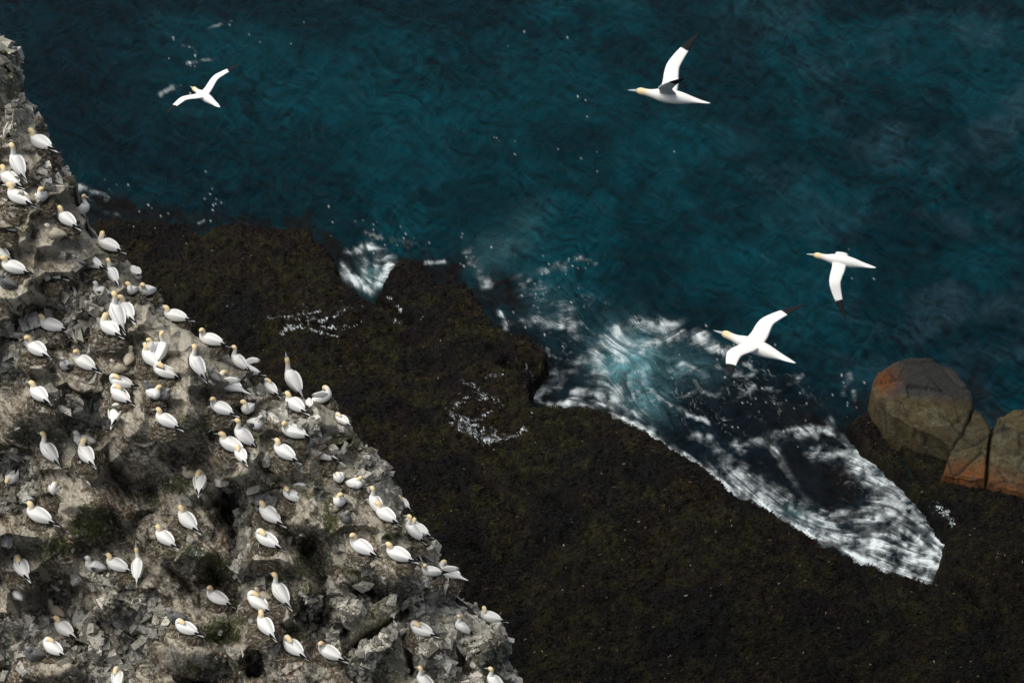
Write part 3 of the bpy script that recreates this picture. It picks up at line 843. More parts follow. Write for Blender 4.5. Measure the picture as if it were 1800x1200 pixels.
def make_flying(k):
    """wings open; k picks the moment of the wing beat"""
    dih = (.62, .18, -.42, .40)[k]; sweep = (.10, .02, .10, .0)[k]
    body = [(-.55, 0, 0, .010, .005, GREYW), (-.44, 0, .004, .042, .012, WHITE), (-.30, 0, .01, .062, .045, WHITE), (-.14, 0, .015, .088, .085, WHITE), (.02, 0, .018, .098, .10, WHITE),
            (.16, 0, .02, .085, .09, WHITE), (.28, 0, .022, .056, .06, WHITE), (.37, 0, .028, .048, .05, PALEB), (.44, 0, .034, .050, .05, BUFF), (.49, 0, .032, .032, .033, (.6, .45, .26))]
    parts = [loft(body, 16, 4)]
    tip_d = (.75, .10, -.95, .15)[k]
    for s in (-1, 1):
        def P(y, x, z0=0.0):
            # inner arm at the dihedral, hand bent further
            yi = min(y, .42); yo = max(y-.42, 0)
            return (x-sweep*y, s*(yi*math.cos(dih)+yo*math.cos(tip_d)), .05+z0+yi*math.sin(dih)+yo*math.sin(tip_d))
        st = [(*P(.04, .06), .125, .030, WHITE), (*P(.18, .065), .115, .022, WHITE), (*P(.34, .095), .105, .018, WHITE), (*P(.46, .10), .095, .015, WHITE),
              (*P(.60, .06), .080, .011, WHITE), (*P(.715, .015), .065, .009, WHITE), (*P(.73, .01), .062, .009, BLACK), (*P(.88, -.06), .036, .006, BLACK), (*P(1.0, -.12), .006, .003, BLACK)]
        parts.append(loft(st, 10, 4, (1, 0, 0)))
    return join(parts), join([bill_part((.62, 0, .022), (.485, 0, .032), .023)]), []

def make_chick(kind):
    pal = {'CW': ((.66, .66, .64), (.06, .06, .06)), 'CB': ((.48, .43, .33), (.40, .36, .28)), 'CG': ((.17, .17, .165), (.09, .09, .09))}[kind]
    a, b = pal
    hd = (.62, .62, .60) if kind != 'CB' else (.56, .50, .39)
    if kind == 'CG':
        hd = (.30, .30, .29)
    st = [(-.30, 0, .10, .03, .02, b), (-.20, 0, .15, .10, .085, a), (-.06, 0, .185, .145, .145, a), (.06, 0, .215, .14, .16, a), (.14, 0, .28, .10, .12, a),
          (.15, 0, .375, .072, .075, a), (.165, 0, .44, .075, .072, hd), (.205, 0, .465, .066, .062, hd), (.245, 0, .455, .038, .036, (.10, .10, .10))]
    if kind == 'CG':
        st = [(q[0], q[1], q[2]*.86, *q[3:]) for q in st]
    parts = [loft(st, 16, 4)]; wings = []
    for s in (-1, 1):
        wings.append(loft([(.10, s*.10, .23, .02, .05, b), (0, s*.142, .20, .024, .065, b), (-.14, s*.12, .165, .018, .05, b if kind != 'CW' else (.35, .35, .34)), (-.27, s*.06, .135, .008, .016, b)], 10, 3))
    V, Q, C = join(parts)
    V = V+rng.normal(0, .0055, V.shape)
    z = .86 if kind == 'CG' else 1
    return (V, Q, C), join([bill_part((.335, 0, .415*z), (.245, 0, .455*z), .022, (.05, .05, .055))]), [join([w]) for w in wings]

PROTO = {}
def proto(pose, k):
    if (pose, k) not in PROTO:
        chick = pose[0] == 'C'
        (V, Q, C), bill, wings = make_chick(pose) if chick else make_flying(k) if pose == 'F' else make_gannet(pose, k)
        nm = "gannet_chick" if chick else "flying_gannet" if pose == 'F' else "gannet"
        o = mesh_obj(nm, V, Q, M_DOWN if chick else M_PLUME, C, link=False)
        kids = [mesh_obj("bill", bill[0], bill[1], M_BILL, bill[2], link=False)]
        kids += [mesh_obj("wing", w[0], w[1], M_DOWN if chick else M_PLUME, w[2], link=False) for w in wings]
        PROTO[(pose, k)] = (o, kids)
    return PROTO[(pose, k)]

def place(pose, k, loc, rot, scale, label, cat, group):
    o0, kids = proto(pose, k)
    o = o0.copy(); col.objects.link(o)
    for c0 in kids:
        c = c0.copy(); col.objects.link(c); c.parent = o
    o.location = loc; o.rotation_mode = 'XYZ'
    lean = 0 if pose == 'F' else R(-13)               # settled into the slope
    o.rotation_euler = (Matrix.Rotation(lean, 3, 'X') @ Euler(rot).to_matrix()).to_euler(); o.scale = (scale,)*3
    return tag(o, label, cat, group)

# nests: low trampled drums of weed and straw with a ragged rim
def make_nest(seed):
    r = np.random.default_rng(seed)
    nr, na = 16, 40
    V = []; C = []
    for i in range(nr):
        t = i/(nr-1)
        for a in range(na):
            th = 2*math.pi*a/na
            rad = .36*t**.75*(1+.10*math.sin(3*th+seed)+.06*math.sin(7*th+2*seed))
            z = (.05*sstep(0, .55, np.array(t))-.30*max(0, t-.62)**1.35*2.0)
            z = float(z)+r.normal(0, .012)
            V.append((rad*math.cos(th)+r.normal(0, .008), rad*math.sin(th)+r.normal(0, .008), z))
            c = np.array([(.085, .07, .05), (.14, .12, .085), (.05, .042, .03), (.30, .29, .26)][r.choice(4, p=[.45, .25, .2, .1])])
            C.append(c*(.7+.6*r.random()))
    V = np.array(V); C = np.array(C)
    Q = [(i*na+a, i*na+(a+1) % na, (i+1)*na+(a+1) % na, (i+1)*na+a) for i in range(nr-1) for a in range(na)]
    n = 260
    th = r.uniform(0, 2*math.pi, n); rd = .36*np.sqrt(r.uniform(.12, 1.05, n))
    base = np.stack([rd*np.cos(th), rd*np.sin(th), .05-.30*np.clip(rd/.36-.62, 0, 1)**1.35*2+.005], 1)
    d = np.stack([-np.sin(th), np.cos(th), np.zeros(n)], 1)*r.choice([-1, 1], n)[:, None]+r.normal(0, .5, (n, 3))
    d[:, 2] = r.normal(.0, .28, n)-.5*np.clip(rd/.36-.6, 0, 1)
    d /= np.linalg.norm(d, axis=1, keepdims=True)
    L_ = r.uniform(.05, .2, (n, 1)); sd = np.cross(d, (0, 0, 1)); W = .006*r.uniform(.6, 1.3, (n, 1))
    SV = np.stack([base-sd*W, base+sd*W, base+d*L_*.5+np.array([0, 0, .015])+sd*W, base+d*L_], 1).reshape(-1, 3)
    o = len(V); b = np.arange(n)*4+o
    Q2 = np.stack([b, b+1, b+2, b+3], 1)
    sc = np.array([(.22, .19, .13), (.10, .08, .055), (.35, .33, .27), (.06, .05, .035)])[r.integers(0, 4, n)]
    return mesh_obj("nest", np.concatenate([V, SV]), [np.array(Q), Q2], M_NEST, np.concatenate([C, np.repeat(sc, 4, 0)]), smooth=False, link=False)
NESTS = [make_nest(s) for s in range(5)]

pr = random.Random(5)
count = {}
for b in BIRDS:
    x, y, az, pose, sc, nest, desc = b
    g = on_cliff(*nestpix(b))
    k = count[pose] = (count.get(pose, -1)+1) % 3
    loc = Vector(g)+Vector((0, 0, .03 if nest else -.01))
    place(pose, k, loc, (R(pr.uniform(-6, 6)), R(pr.uniform(-12, 0)), R(az+pr.uniform(-11, 11))), sc*pr.uniform(.87, .95),
          "white "+desc, "gannet", "gannets nesting on the cliff")
    if nest:
        n = NESTS[pr.randrange(5)].copy(); col.objects.link(n)
        n.location = Vector(g)+Vector((0, 0, .005)); n.rotation_euler = (R(pr.uniform(-8, 8)), R(pr.uniform(-8, 8)), pr.uniform(0, 6.28))
        s = sc*pr.uniform(1.05, 1.3); n.scale = (s, s, s*pr.uniform(.9, 1.4))
        tag(n, "brown nest under the "+desc, "nest", "nests on the cliff")
for b in CHICKS:
    x, y, az, pose, sc, desc = b
    g = on_cliff(*nestpix(b))
    place(pose, 0, Vector(g)+Vector((0, 0, .0)), (R(pr.uniform(-6, 6)), R(pr.uniform(-6, 6)), R(az)), sc, desc, "chick", "gannet chicks on the cliff")

# gannets on the wing, between the camera and the sea: px, py, distance, heading, pitch, roll, wing beat
FLY = [(362, 172, 46, 128, -4, -14, 3, "smallest flying gannet, over the sea at left, climbing toward the upper right"),
       (1180, 172, 31, 168, 2, 6, 0, "topmost flying gannet, crossing the open sea with wings raised"),
       (1482, 460, 37, 165, 2, -4, 2, "flying gannet with lowered wings, above the sea at right"),
       (1330, 612, 28, 147, 0, 4, 1, "largest flying gannet, wings spread over the foaming inlet")]
for x, y, dist, az, pit, rol, k, desc in FLY:
    place('F', k, Vector(at_depth(x, y, dist)), (R(rol), R(-pit), R(az)), 1.0, "white "+desc, "gannet", "gannets flying over the sea")
# ------------------------------------------------------------------ the sea
TOP = 1.3                                   # height of the kelp shelf above the water
SHELF = [(-500,520),(60,430),(110,402),(150,388),(200,380),(250,386),(290,383),(328,388),(345,402),(357,408),(372,393),(430,390),(500,397),(545,398),
 (557,415),(575,430),(590,450),(605,475),(615,490),(640,508),(652,516),(666,502),(672,486),(686,468),(712,452),(742,455),
 (760,470),(772,490),(790,480),(810,488),(835,510),(855,545),(870,570),(895,580),(935,588),(955,612),(966,632),(955,650),
 (945,665),(935,690),(942,711),(985,708),(1040,713),(1075,724),(1105,740),(1130,748),(1165,770),(1200,795),(1240,820),
 (1270,845),(1300,870),(1345,890),(1400,925),(1415,924),(1450,948),(1505,980),(1560,1000),(1600,1012),(1633,1022),(1643,1000),(1657,970),
 (1668,932),(1652,915),(1640,895),(1622,868),(1600,848),(1575,822),(1545,795),(1520,775),(1498,752),(1490,735),(1515,715),(1560,690),
 (1600,668),(1660,690),(1705,735),(1740,742),(1790,735),(1900,710),(2300,640),(2300,1900),(-500,1900)]

# water sheet: density of foam, direction of flow, colour of the water
SST = 1.5
sx = np.arange(-150, 1960, SST); sy = np.arange(-130, 1080, SST)
SX, SY = np.meshgrid(sx, sy)

def blobsum(lst, X=None, Y=None):
    X = SX if X is None else X; Y = SY if Y is None else Y
    m = np.zeros(X.shape)
    for bx, by, rx, ry, a, w in lst:
        ca, sa = math.cos(R(a)), math.sin(R(a))
        ex = (X-bx)*ca+(Y-by)*sa; ey = -(X-bx)*sa+(Y-by)*ca
        m = np.maximum(m, w*np.exp(-(ex/rx)**2-(ey/ry)**2))
    return m

# polyline, half width, density, alignment (0 = foam combed along the line, 1 = across it)
STROKES = [
 ([(1590,992),(1632,1014),(1648,985),(1660,950)],18,1.35,0),([(1520,930),(1600,950),(1650,945)],20,.9,0),
 ([(1045,612),(1075,585),(1120,572),(1170,574),(1215,590),(1262,610),(1300,620)],13,.75,1),
 ([(1050,600),(1045,640),(1062,675),(1085,705),(1105,725),(1140,745)],15,.72,1),
 ([(1090,620),(1100,650),(1108,690),(1112,720)],16,.62,0),([(1130,640),(1125,670),(1130,700)],12,.5,0),
 ([(1080,590),(1110,610),(1150,600),(1190,582)],16,.7,0),
 ([(1130,676),(1165,702),(1210,728),(1245,742)],5,.6,0),
 ([(1175,650),(1200,640),(1222,648),(1240,662)],7,.5,0),([(1262,640),(1285,660),(1300,655)],7,.5,0),([(1310,640),(1330,650),(1312,662)],6,.45,0),
 ([(1222,672),(1235,690),(1260,698),(1270,682)],5,.6,0),([(1285,708),(1300,700),(1325,680)],6,.55,0),([(1200,700),(1225,688)],5,.5,0),
 ([(1345,685),(1380,680),(1410,662)],6,.4,0),
 ([(935,700),(970,712),(1020,704),(1060,712)],8,.8,0),([(945,690),(985,665),(1020,640)],14,.62,0),([(950,660),(975,650)],10,.6,0),
 ([(1010,690),(1050,690),(1085,720),(1110,738)],10,.7,0),
 ([(890,572),(930,562),(985,570),(1010,590)],10,.5,1),([(1000,585),(1040,600),(1050,612)],8,.45,0),([(880,548),(890,575)],7,.8,0),
 ([(930,492),(960,515),(985,545),(1000,575)],22,.34,1),([(1015,450),(1040,460)],10,.34,1),([(950,480),(990,470)],12,.36,1),([(830,450),(845,480),(860,500)],14,.34,1),
 ([(1075,730),(1130,754),(1200,802),(1262,850),(1300,878)],9,1.15,0),
 ([(1300,868),(1350,895),(1405,930),(1450,952),(1510,986),(1570,1006),(1632,1022)],13,1.2,0),
 ([(1210,770),(1225,765),(1240,780)],7,.55,0),([(1250,770),(1262,800),(1270,830)],12,.40,0),
 ([(1270,815),(1300,835),(1340,870),(1400,900),(1460,930)],26,.58,0),
 ([(1300,785),(1340,772),(1375,760),(1430,762)],12,.62,0),([(1375,758),(1435,752),(1460,758)],7,.8,1),
 ([(1360,780),(1375,810),(1388,835),(1400,850)],9,.75,0),([(1395,850),(1420,880),(1440,895),(1510,902)],10,.62,0),
 ([(1425,800),(1450,800),(1475,795),(1520,795)],12,.62,0),([(1440,790),(1428,812)],7,.6,0),
 ([(1455,740),(1475,765),(1500,790),(1530,795)],10,.62,0),
 ([(1505,800),(1535,835),(1570,862),(1610,890),(1655,920)],24,.80,0),
 ([(1530,900),(1560,890),(1600,900),(1650,930)],26,.78,0),([(1450,935),(1500,950),(1560,960),(1640,985)],24,.95,0),
 ([(1540,985),(1600,995),(1640,975),(1650,930)],22,1.15,0),([(1505,925),(1540,900),(1520,940)],14,.8,0),
 ([(1400,905),(1450,915),(1500,905)],12,.7,0),
 ([(605,468),(620,492),(650,512),(668,494),(685,470)],10,.95,0),([(612,440),(650,438),(690,455)],10,.62,1),([(640,465),(648,500)],12,.7,0),([(660,460),(665,490)],9,.6,0),
 ([(645,412),(670,418)],7,.55,1),([(690,420),(720,425)],8,.38,1),([(750,462),(780,460)],5,.7,1),
 ([(140,332),(165,336),(185,345)],8,.55,0),([(150,350),(200,375)],9,.22,0),
 ([(352,395),(362,385),(360,372)],4,.45,0),
 ([(284,165),(292,160),(304,155)],6,.55,1),([(300,152),(318,150)],3,.5,0),
 ([(330,112),(352,106),(372,104)],4,.50,1),([(318,80),(338,85),(345,95)],4,.34,0),([(360,52),(385,45),(405,38)],4,.42,0),
 ([(1480,690),(1495,660),(1500,700)],8,.32,1),([(1640,905),(1655,890),(1672,912)],12,.8,0),
]
den = np.zeros(SX.shape); fxv = np.zeros(SX.shape); fyv = np.zeros(SX.shape); wsum = np.full(SX.shape, .15)
for pts, w, dn, mode in STROKES:
    x0 = min(p[0] for p in pts)-4*w; x1 = max(p[0] for p in pts)+4*w; y0 = min(p[1] for p in pts)-4*w; y1 = max(p[1] for p in pts)+4*w
    i0, i1 = np.searchsorted(sx, [x0, x1]); j0, j1 = np.searchsorted(sy, [y0, y1])
    sl = (slice(j0, j1), slice(i0, i1))
    if i1-i0 < 2 or j1-j0 < 2:
        continue
    X, Y = SX[sl], SY[sl]
    Xw = X+w*1.3*(fbm(X/ (w*2.2), Y/(w*2.2), 3, 3)-.5); Yw = Y+w*1.3*(fbm(X/(w*2.2), Y/(w*2.2), 6, 3)-.5)
    d, tx, ty, al = seg_dist(Xw, Yw, pts)
    g = np.exp(-(d/w)**2)*(.35+1.0*fbm(X/16, Y/16, 9, 3))*1.12
    den[sl] = np.maximum(den[sl], dn*g)
    g2 = np.exp(-(d/(2.2*w))**2)
    if mode:
        tx, ty = -ty, tx
    sgn = np.sign(tx+.35*ty+1e-6)
    fxv[sl] += g2*tx*sgn; fyv[sl] += g2*ty*sgn; wsum[sl] += g2
# background drift and eddies
pot = fbm(SX/170, SY/120, 4, 2)*150+fbm(SX/60, SY/50, 8, 2)*5
gy_, gx_ = np.gradient(pot, SST)
bxv = .45+1.0*gy_; byv = .50-1.0*gx_
fl = np.hypot(bxv, byv)+1e-6
amt = .55
bxv = bxv/fl; byv = byv/fl
VX = fxv+bxv*amt; VY = fyv+byv*amt
# radiating burst of the breaking wave
for cx, cy, rr in ((1112,648,75),(650,505,60)):
    e = np.exp(-((SX-cx)**2+(SY-cy)**2)/rr**2)*1.4
    rx, ry = SX-cx, SY-cy
    n = np.hypot(rx, ry)+1
    VX = VX+e*(rx/n*.8-ry/n*.35); VY = VY+e*(ry/n*.8+rx/n*.35)
nv = np.hypot(VX, VY)+1e-6; VX /= nv; VY /= nv

def lic(seed, L, noise):
    ny, nx = noise.shape
    J, I = np.mgrid[0:ny, 0:nx].astype(np.float32)
    acc = noise.copy(); wt = 1.0
    for sgn in (1, -1):
        x, y = I.copy(), J.copy()
        for k in range(L):
            xi = np.clip(x.round().astype(np.int32), 0, nx-1); yi = np.clip(y.round().astype(np.int32), 0, ny-1)
            x = x+sgn*VX[yi, xi]; y = y+sgn*VY[yi, xi]
            xi = np.clip(x.round().astype(np.int32), 0, nx-1); yi = np.clip(y.round().astype(np.int32), 0, ny-1)
            w = .5+.5*math.cos(math.pi*k/L)
            acc = acc+w*noise[yi, xi]; wt += w
    acc /= wt
    acc = acc-acc.mean()
    return acc/acc.std()

def blur(a, n=1):
    for _ in range(n):
        a = (a+np.roll(a, 1, 0)+np.roll(a, -1, 0))/3
        a = (a+np.roll(a, 1, 1)+np.roll(a, -1, 1))/3
    return a
wn0 = np.random.default_rng(3).random(SX.shape).astype(np.float32)
fine = lic(1, 20, wn0)
mid = lic(2, 30, blur(np.random.default_rng(4).random(SX.shape).astype(np.float32), 5))
tex = .55*fine+.75*mid
clump = fbm(SX/30, SY/30, 5, 4)-.5
clump2 = fbm(SX/9+.12*fine, SY/7+.12*mid, 11, 4)-.5
# thin lacy threads drawn out over the inlet
wlx = SX+26*(fbm(SX/40, SY/40, 2, 3)-.5)*2; wly = SY+26*(fbm(SX/40, SY/40, 7, 3)-.5)*2
rid = 1-np.abs(2*fbm((wlx*.8+wly*.6)/34, (-wlx*.6+wly*.8)/13, 9, 4)-1)
pool = blobsum([(1290,690,170,80,28,.8),(1180,700,120,80,20,.8),(1540,900,110,60,35,1.1),(1000,600,80,90,0,.7),(1110,640,90,70,0,1),(645,460,40,40,0,.8)])
calm = blobsum([(1295,715,120,34,30,1),(1190,760,70,30,35,.8),(1470,855,62,44,35,1),(1400,815,34,46,-25,.9),(1350,800,60,22,35,.6),(1010,650,50,26,0,.7),(1250,650,60,24,10,.4),(1430,725,90,26,20,.8),(640,466,28,14,30,.7)])*(.8+.9*clump)
lace = sstep(.86, .99, rid)*pool*(.25+1.1*fbm(SX/45, SY/45, 3, 3))
fd = np.maximum(den*.90, .62*lace)*(1-np.clip(.85*calm, 0, 1))*np.clip(.80+1.3*clump+1.1*clump2, 0, 2)
strand = sstep(-1.1, 1.5, .45*fine+.85*mid)
silk = np.exp(-(mid/.24)**2)*(.5+.5*sstep(-1, 1, fine))
foam = .97*np.clip(sstep(.06, .92, fd+.12*clump2*(fd > .06))*(.14+.80*strand+.60*silk)+.45*sstep(.75, 1.15, fd), 0, 1)
# loose flecks of foam drifting
fr = np.random.default_rng(17)
fl_pts = []
for cx, cy, rx, ry, n in ((630,390,40,22,22),(690,430,60,22,30),(365,355,18,34,26),(960,530,60,60,70),(1020,465,40,30,26),(820,450,30,40,24),(1280,660,110,60,60),
                          (1350,720,70,60,40),(1495,700,40,40,24),(1010,230,70,110,18),(960,60,60,40,8),(880,260,40,30,14),(190,320,60,20,10),(320,120,40,60,22),
                          (1180,210,90,90,4),(1480,470,90,60,10),(260,370,40,20,14),(480,60,120,60,14)):
    for _ in range(int(n*.4)):
        fl_pts.append((cx+fr.normal()*rx*.6, cy+fr.normal()*ry*.6, fr.uniform(.5, 1.25), fr.uniform(.25, .8)))
for x, y, r_, a_ in fl_pts:
    i = int((x-sx[0])/SST); j = int((y-sy[0])/SST); q = 6
    if i < q or j < q or i > len(sx)-q-1 or j > len(sy)-q-1:
        continue
    sl = (slice(j-q, j+q), slice(i-q, i+q))
    an = fr.uniform(.7, 1.5); X = SX[sl]-x; Y = SY[sl]-y
    ca, sa = math.cos(an), math.sin(an)
    e = np.exp(-(((X*ca+Y*sa)/(r_*1.7))**2+((-X*sa+Y*ca)/r_)**2))
    foam[sl] = np.maximum(foam[sl], e*a_*.75)

# colour of the water, with cloud sheen and ripple shading painted in
deep = np.array((.0002, .0105, .0145)); teal = np.array((.0004, .0290, .0375)); milky = np.array((.10, .235, .245)); ink = np.array((.0026, .0062, .0090)); weed = np.array((.0060, .0048, .0045))
sw = fbm(SX/150+.5*fbm(SX/60, SY/60, 2), SY/95+.5*fbm(SX/70, SY/50, 3), 1, 4)
WC = np.zeros(SX.shape+(3,)); WC[:] = deep
WC = cmix(WC, teal, np.clip(.05+.66*sstep(.36, .64, sw)+.45*blobsum([(900,450,190,110,20,1),(700,380,150,60,0,.5),(1150,300,360,220,10,.55),(560,150,260,150,0,.5),(1400,560,200,90,0,.4)])+.04*mid*sstep(.3, .6, sw), 0, 1))
WC = cmix(WC, (.0005, .007, .010), blobsum([(130,150,190,260,0,.9),(420,10,200,60,0,.4),(250,300,160,90,20,.5),(1000,220,110,50,0,.35),(1700,620,160,60,0,.35)]))
# weed and shallow rock darkening the water along the shelf
cx_, cy_ = np.meshgrid(sx[::5], sy[::5])
dc, _, _, _ = seg_dist(cx_, cy_, SHELF[1:-3])
ix = np.clip((SX-sx[0])/(5*SST), 0, dc.shape[1]-1.001); iy = np.clip((SY-sy[0])/(5*SST), 0, dc.shape[0]-1.001)
i0 = ix.astype(int); j0 = iy.astype(int); a_ = ix-i0; b2_ = iy-j0
dsh = (dc[j0, i0]*(1-a_)+dc[j0, i0+1]*a_)*(1-b2_)+(dc[j0+1, i0]*(1-a_)+dc[j0+1, i0+1]*a_)*b2_
WC = cmix(WC, (.0050, .0055, .0055), sstep(22, 2, dsh+46*(fbm(SX/26, SY/26, 10, 4)-.5)+5*mid)*.85)
# milky streaks under the surface
mk = sstep(.3, 1.9, mid)*sstep(.52, .70, fbm(SX/90, SY/60, 7, 4))
WC = cmix(WC, (.035, .085, .10), mk*.07)
fs = sstep(.5, 2.4, fine)*sstep(.48, .68, fbm(SX/60, SY/44, 12, 4))
WC = cmix(WC, (.12, .19, .21), fs*.035)
cloud_sheen = sstep(.40, .72, fbm(SX/85, SY/70, 13, 4))*sstep(1050, 1650, SX-.25*SY)  # grey-blue reflection of cloud, painted into the water colour towards the right
WC = cmix(WC, (.034, .062, .080), cloud_sheen*(.75+.08*mid)*.34)
WC = cmix(WC, (.055, .125, .135), blobsum([(880,440,60,34,-20,.55),(920,400,50,30,-50,.35),(960,540,70,46,40,.35)])*np.clip(.62+.16*tex, 0, 1)*.8)
inkm = blobsum([(1290,720,190,95,30,1),(1180,770,120,60,32,.95),(1010,660,80,55,20,.9),(1400,850,160,90,35,1),(1560,930,120,80,35,.9),(920,590,60,26,10,.6),(1000,610,60,40,20,.6)])
WC = cmix(WC, ink, np.clip(inkm*1.25, 0, 1))
WC = cmix(WC, weed, np.clip(1.3*blobsum([(1470,850,60,46,30,1),(1400,815,36,50,-20,.8),(1420,745,90,36,25,.7),(890,515,42,34,40,.95),(800,470,34,16,-30,.8),(640,465,34,22,30,.8),
   (210,365,80,22,12,.95),(1540,790,40,30,30,.6),(1555,875,40,26,30,.75),(905,545,30,24,0,.8),(1720,690,20,40,-20,.5),(588,432,10,36,-28,.9),(960,700,40,20,0,.5)])*(.75+.22*mid), 0, 1))
WC = cmix(WC, milky, np.clip(1.2*blobsum([(1110,632,56,52,10,1),(1135,690,38,46,-15,.7),(1180,640,70,34,10,.4),(1400,905,60,14,25,.25),(655,490,30,26,0,.5)])*(.66+.22*tex), 0, 1))
rwx = SX+30*(fbm(SX/70, SY/60, 4, 3)-.5)*2; rwy = SY+24*(fbm(SX/70, SY/60, 9, 3)-.5)*2
rip = .6*fbm((rwx*.9+rwy*.43)/26, (-rwx*.43+rwy*.9)/7, 6, 4)+.4*fbm((rwx*.75-rwy*.66)/20, (rwx*.66+rwy*.75)/6, 11, 4)  # ripple light and dark, painted into the water colour
WC = WC*np.array((.8, .84, .90))*(1+2.1*(rip-.5)*(.5+1.0*fbm(SX/120, SY/90, 15, 3)))[..., None]
WC = np.clip(WC, 0, 1)
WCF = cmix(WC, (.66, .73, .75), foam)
zs = .06*(fbm(SX/38, SY/22, 3, 4)-.5)*2+.04*foam
SV_ = at_z(SX, SY, zs*0)
SV_[..., 2] += zs
sea_m, nt, b_ = new_mat("sea_water")
L = nt.links.new
at_ = N(nt, "ShaderNodeAttribute", attribute_name="Col"); fo = N(nt, "ShaderNodeAttribute", attribute_name="foam")
L(at_.outputs["Color"], b_.inputs["Base Color"])
mr = N(nt, "ShaderNodeMapRange"); mr.inputs["To Min"].default_value = .16; mr.inputs["To Max"].default_value = .85
L(fo.outputs["Fac"], mr.inputs["Value"]); L(mr.outputs[0], b_.inputs["Roughness"])
b_.inputs["Specular IOR Level"].default_value = .035
tc = N(nt, "ShaderNodeTexCoord")
mp = N(nt, "ShaderNodeMapping"); mp.inputs["Scale"].default_value = (1.0, .75, 1.0); mp.inputs["Rotation"].default_value = (0, 0, .5)
L(tc.outputs["Object"], mp.inputs["Vector"])
n1 = N(nt, "ShaderNodeTexNoise", Scale=.8, Detail=8.0, Roughness=.62, Distortion=.8); L(mp.outputs[0], n1.inputs["Vector"])
bp = N(nt, "ShaderNodeBump", Strength=.70, Distance=.45); L(n1.outputs["Fac"], bp.inputs["Height"]); L(bp.outputs[0], b_.inputs["Normal"])
V = SV_.reshape(-1, 3)
F = grid_faces(np.ones(SX.shape, bool))
far = np.array([(-5000, -600, -.9), (5000, -600, -.9), (5000, 8000, -.9), (-5000, 8000, -.9)], float)
V2 = np.concatenate([V, far]); F2 = np.concatenate([F, [[len(V), len(V)+1, len(V)+2, len(V)+3]]])
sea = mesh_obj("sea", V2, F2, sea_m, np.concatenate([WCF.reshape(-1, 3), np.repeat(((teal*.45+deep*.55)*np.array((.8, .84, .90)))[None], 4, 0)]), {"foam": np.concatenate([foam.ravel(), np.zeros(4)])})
tag(sea, "dark teal sea with streaks of white foam", "sea", kind="structure")

# ------------------------------------------------------------------ the kelp-covered shelf
KST = 1.5
kx = np.arange(-260, 2240, KST); ky = np.arange(330, 1420, KST)
KX, KY = np.meshgrid(kx, ky)
kd, _, _, _ = seg_dist(KX, KY, SHELF[1:-3])
kd = np.where(inside(KX, KY, SHELF), kd, -kd)
base_ = at_z(KX, KY, np.full(KX.shape, TOP))
wx, wy = base_[..., 0], base_[..., 1]
kd = kd+7*(fbm(wx*.8, wy*.8, 3, 4)-.5)+5*(fbm(wx*3, wy*3, 4, 3)-.5)
rise = sstep(-9, 11, kd+9*(fbm(wx*2.2, wy*2.2, 9, 4)-.5))
right = blobsum([(1580,800,60,34,45,.35),(1780,1000,170,120,0,.6)], KX, KY)*sstep(0, 40, kd)
kz = -1.2+(TOP+1.2)*rise
kz = kz+1.6*right
kz = kz+1.5*(fbm(wx*.16, wy*.16, 7, 4)-.5)*sstep(0, 60, kd)
hr, _, _, hF1, hF2 = cells(wx+1.5*(fbm(wx*.4, wy*.4, 2, 3)-.5), wy+1.5*(fbm(wx*.4, wy*.4, 6, 3)-.5), 3.4, 8, 1.5, R(-35))
kz = kz+.75*(np.sqrt(np.clip(1-(hF1/.9)**2, 0, 1))-.5)*(.3+hr(1))*sstep(4, 60, kd)
near_rock = blobsum([(1640,800,150,90,20,1),(1780,850,140,90,0,1)], KX, KY)
kz = lerp(kz, np.minimum(kz, TOP-.75), np.clip(near_rock*1.6, 0, 1))
KC = [([(600,480),(625,505),(665,530),(700,545),(720,560)],9,1.0),([(668,505),(690,525),(705,542)],5,.7),([(850,775),(910,830),(960,870),(1000,905)],7,.5),([(1640,1015),(1680,1040),(1720,1080)],8,.8),
      ([(1560,745),(1600,800),(1640,850),(1690,900),(1760,960)],8,.6),([(1490,760),(1560,830),(1620,880)],5,.5),([(890,640),(940,640),(950,670)],9,.8),([(780,720),(900,745)],12,.3),
      ([(540,580),(700,640),(860,650)],9,.35),([(260,520),(330,545),(380,560)],26,.9),([(400,620),(480,600),(560,590)],16,.4),([(1400,930),(1450,960)],7,.4),([(1180,900),(1300,960),(1420,1000)],7,.35),
      ([(640,640),(720,700),(800,800),(900,900)],10,.4),([(830,960),(950,1000),(1100,1100)],9,.35),([(430,440),(480,480),(520,540)],8,.3)]
clf = np.zeros(KX.shape)
for pts, w, dep in KC:
    jx = KX+14*(fbm(wx*.5, wy*.5, 3, 4)-.5); jy = KY+14*(fbm(wx*.5, wy*.5, 5, 4)-.5)
    d, _, _, _ = seg_dist(jx, jy, pts)
    clf = np.maximum(clf, dep*np.exp(-(d/w)**2))
kz = kz-clf*1.1
rk, kdx, kdy, K1, K2 = cells(wx, wy, .62, 3, 1.0)
rk2, _, _, L1, L2 = cells(wx+.3*fbm(wx*2, wy*2, 2), wy, .27, 5, 1.0)
tuft = .20*np.sqrt(np.clip(1-(K1/.8)**2, 0, 1))*(.4+rk(1))+.10*np.sqrt(np.clip(1-(L1/.8)**2, 0, 1))*(.4+rk2(1))+.16*(fbm(wx*1.6, wy*1.6, 8, 4)-.5)
kz = kz+tuft*sstep(-.3, .6, kz)
KV = base_.copy(); KV[..., 2] = kz
col1 = np.zeros(KX.shape+(3,)); col1[:] = (.0165, .0150, .0088)
nk1 = fbm(wx*.35, wy*.35, 9, 4); nk2 = fbm(wx*2.4, wy*2.4, 12, 3)
col1 = cmix(col1, (.036, .031, .010), sstep(.45, .65, nk2)*.85)
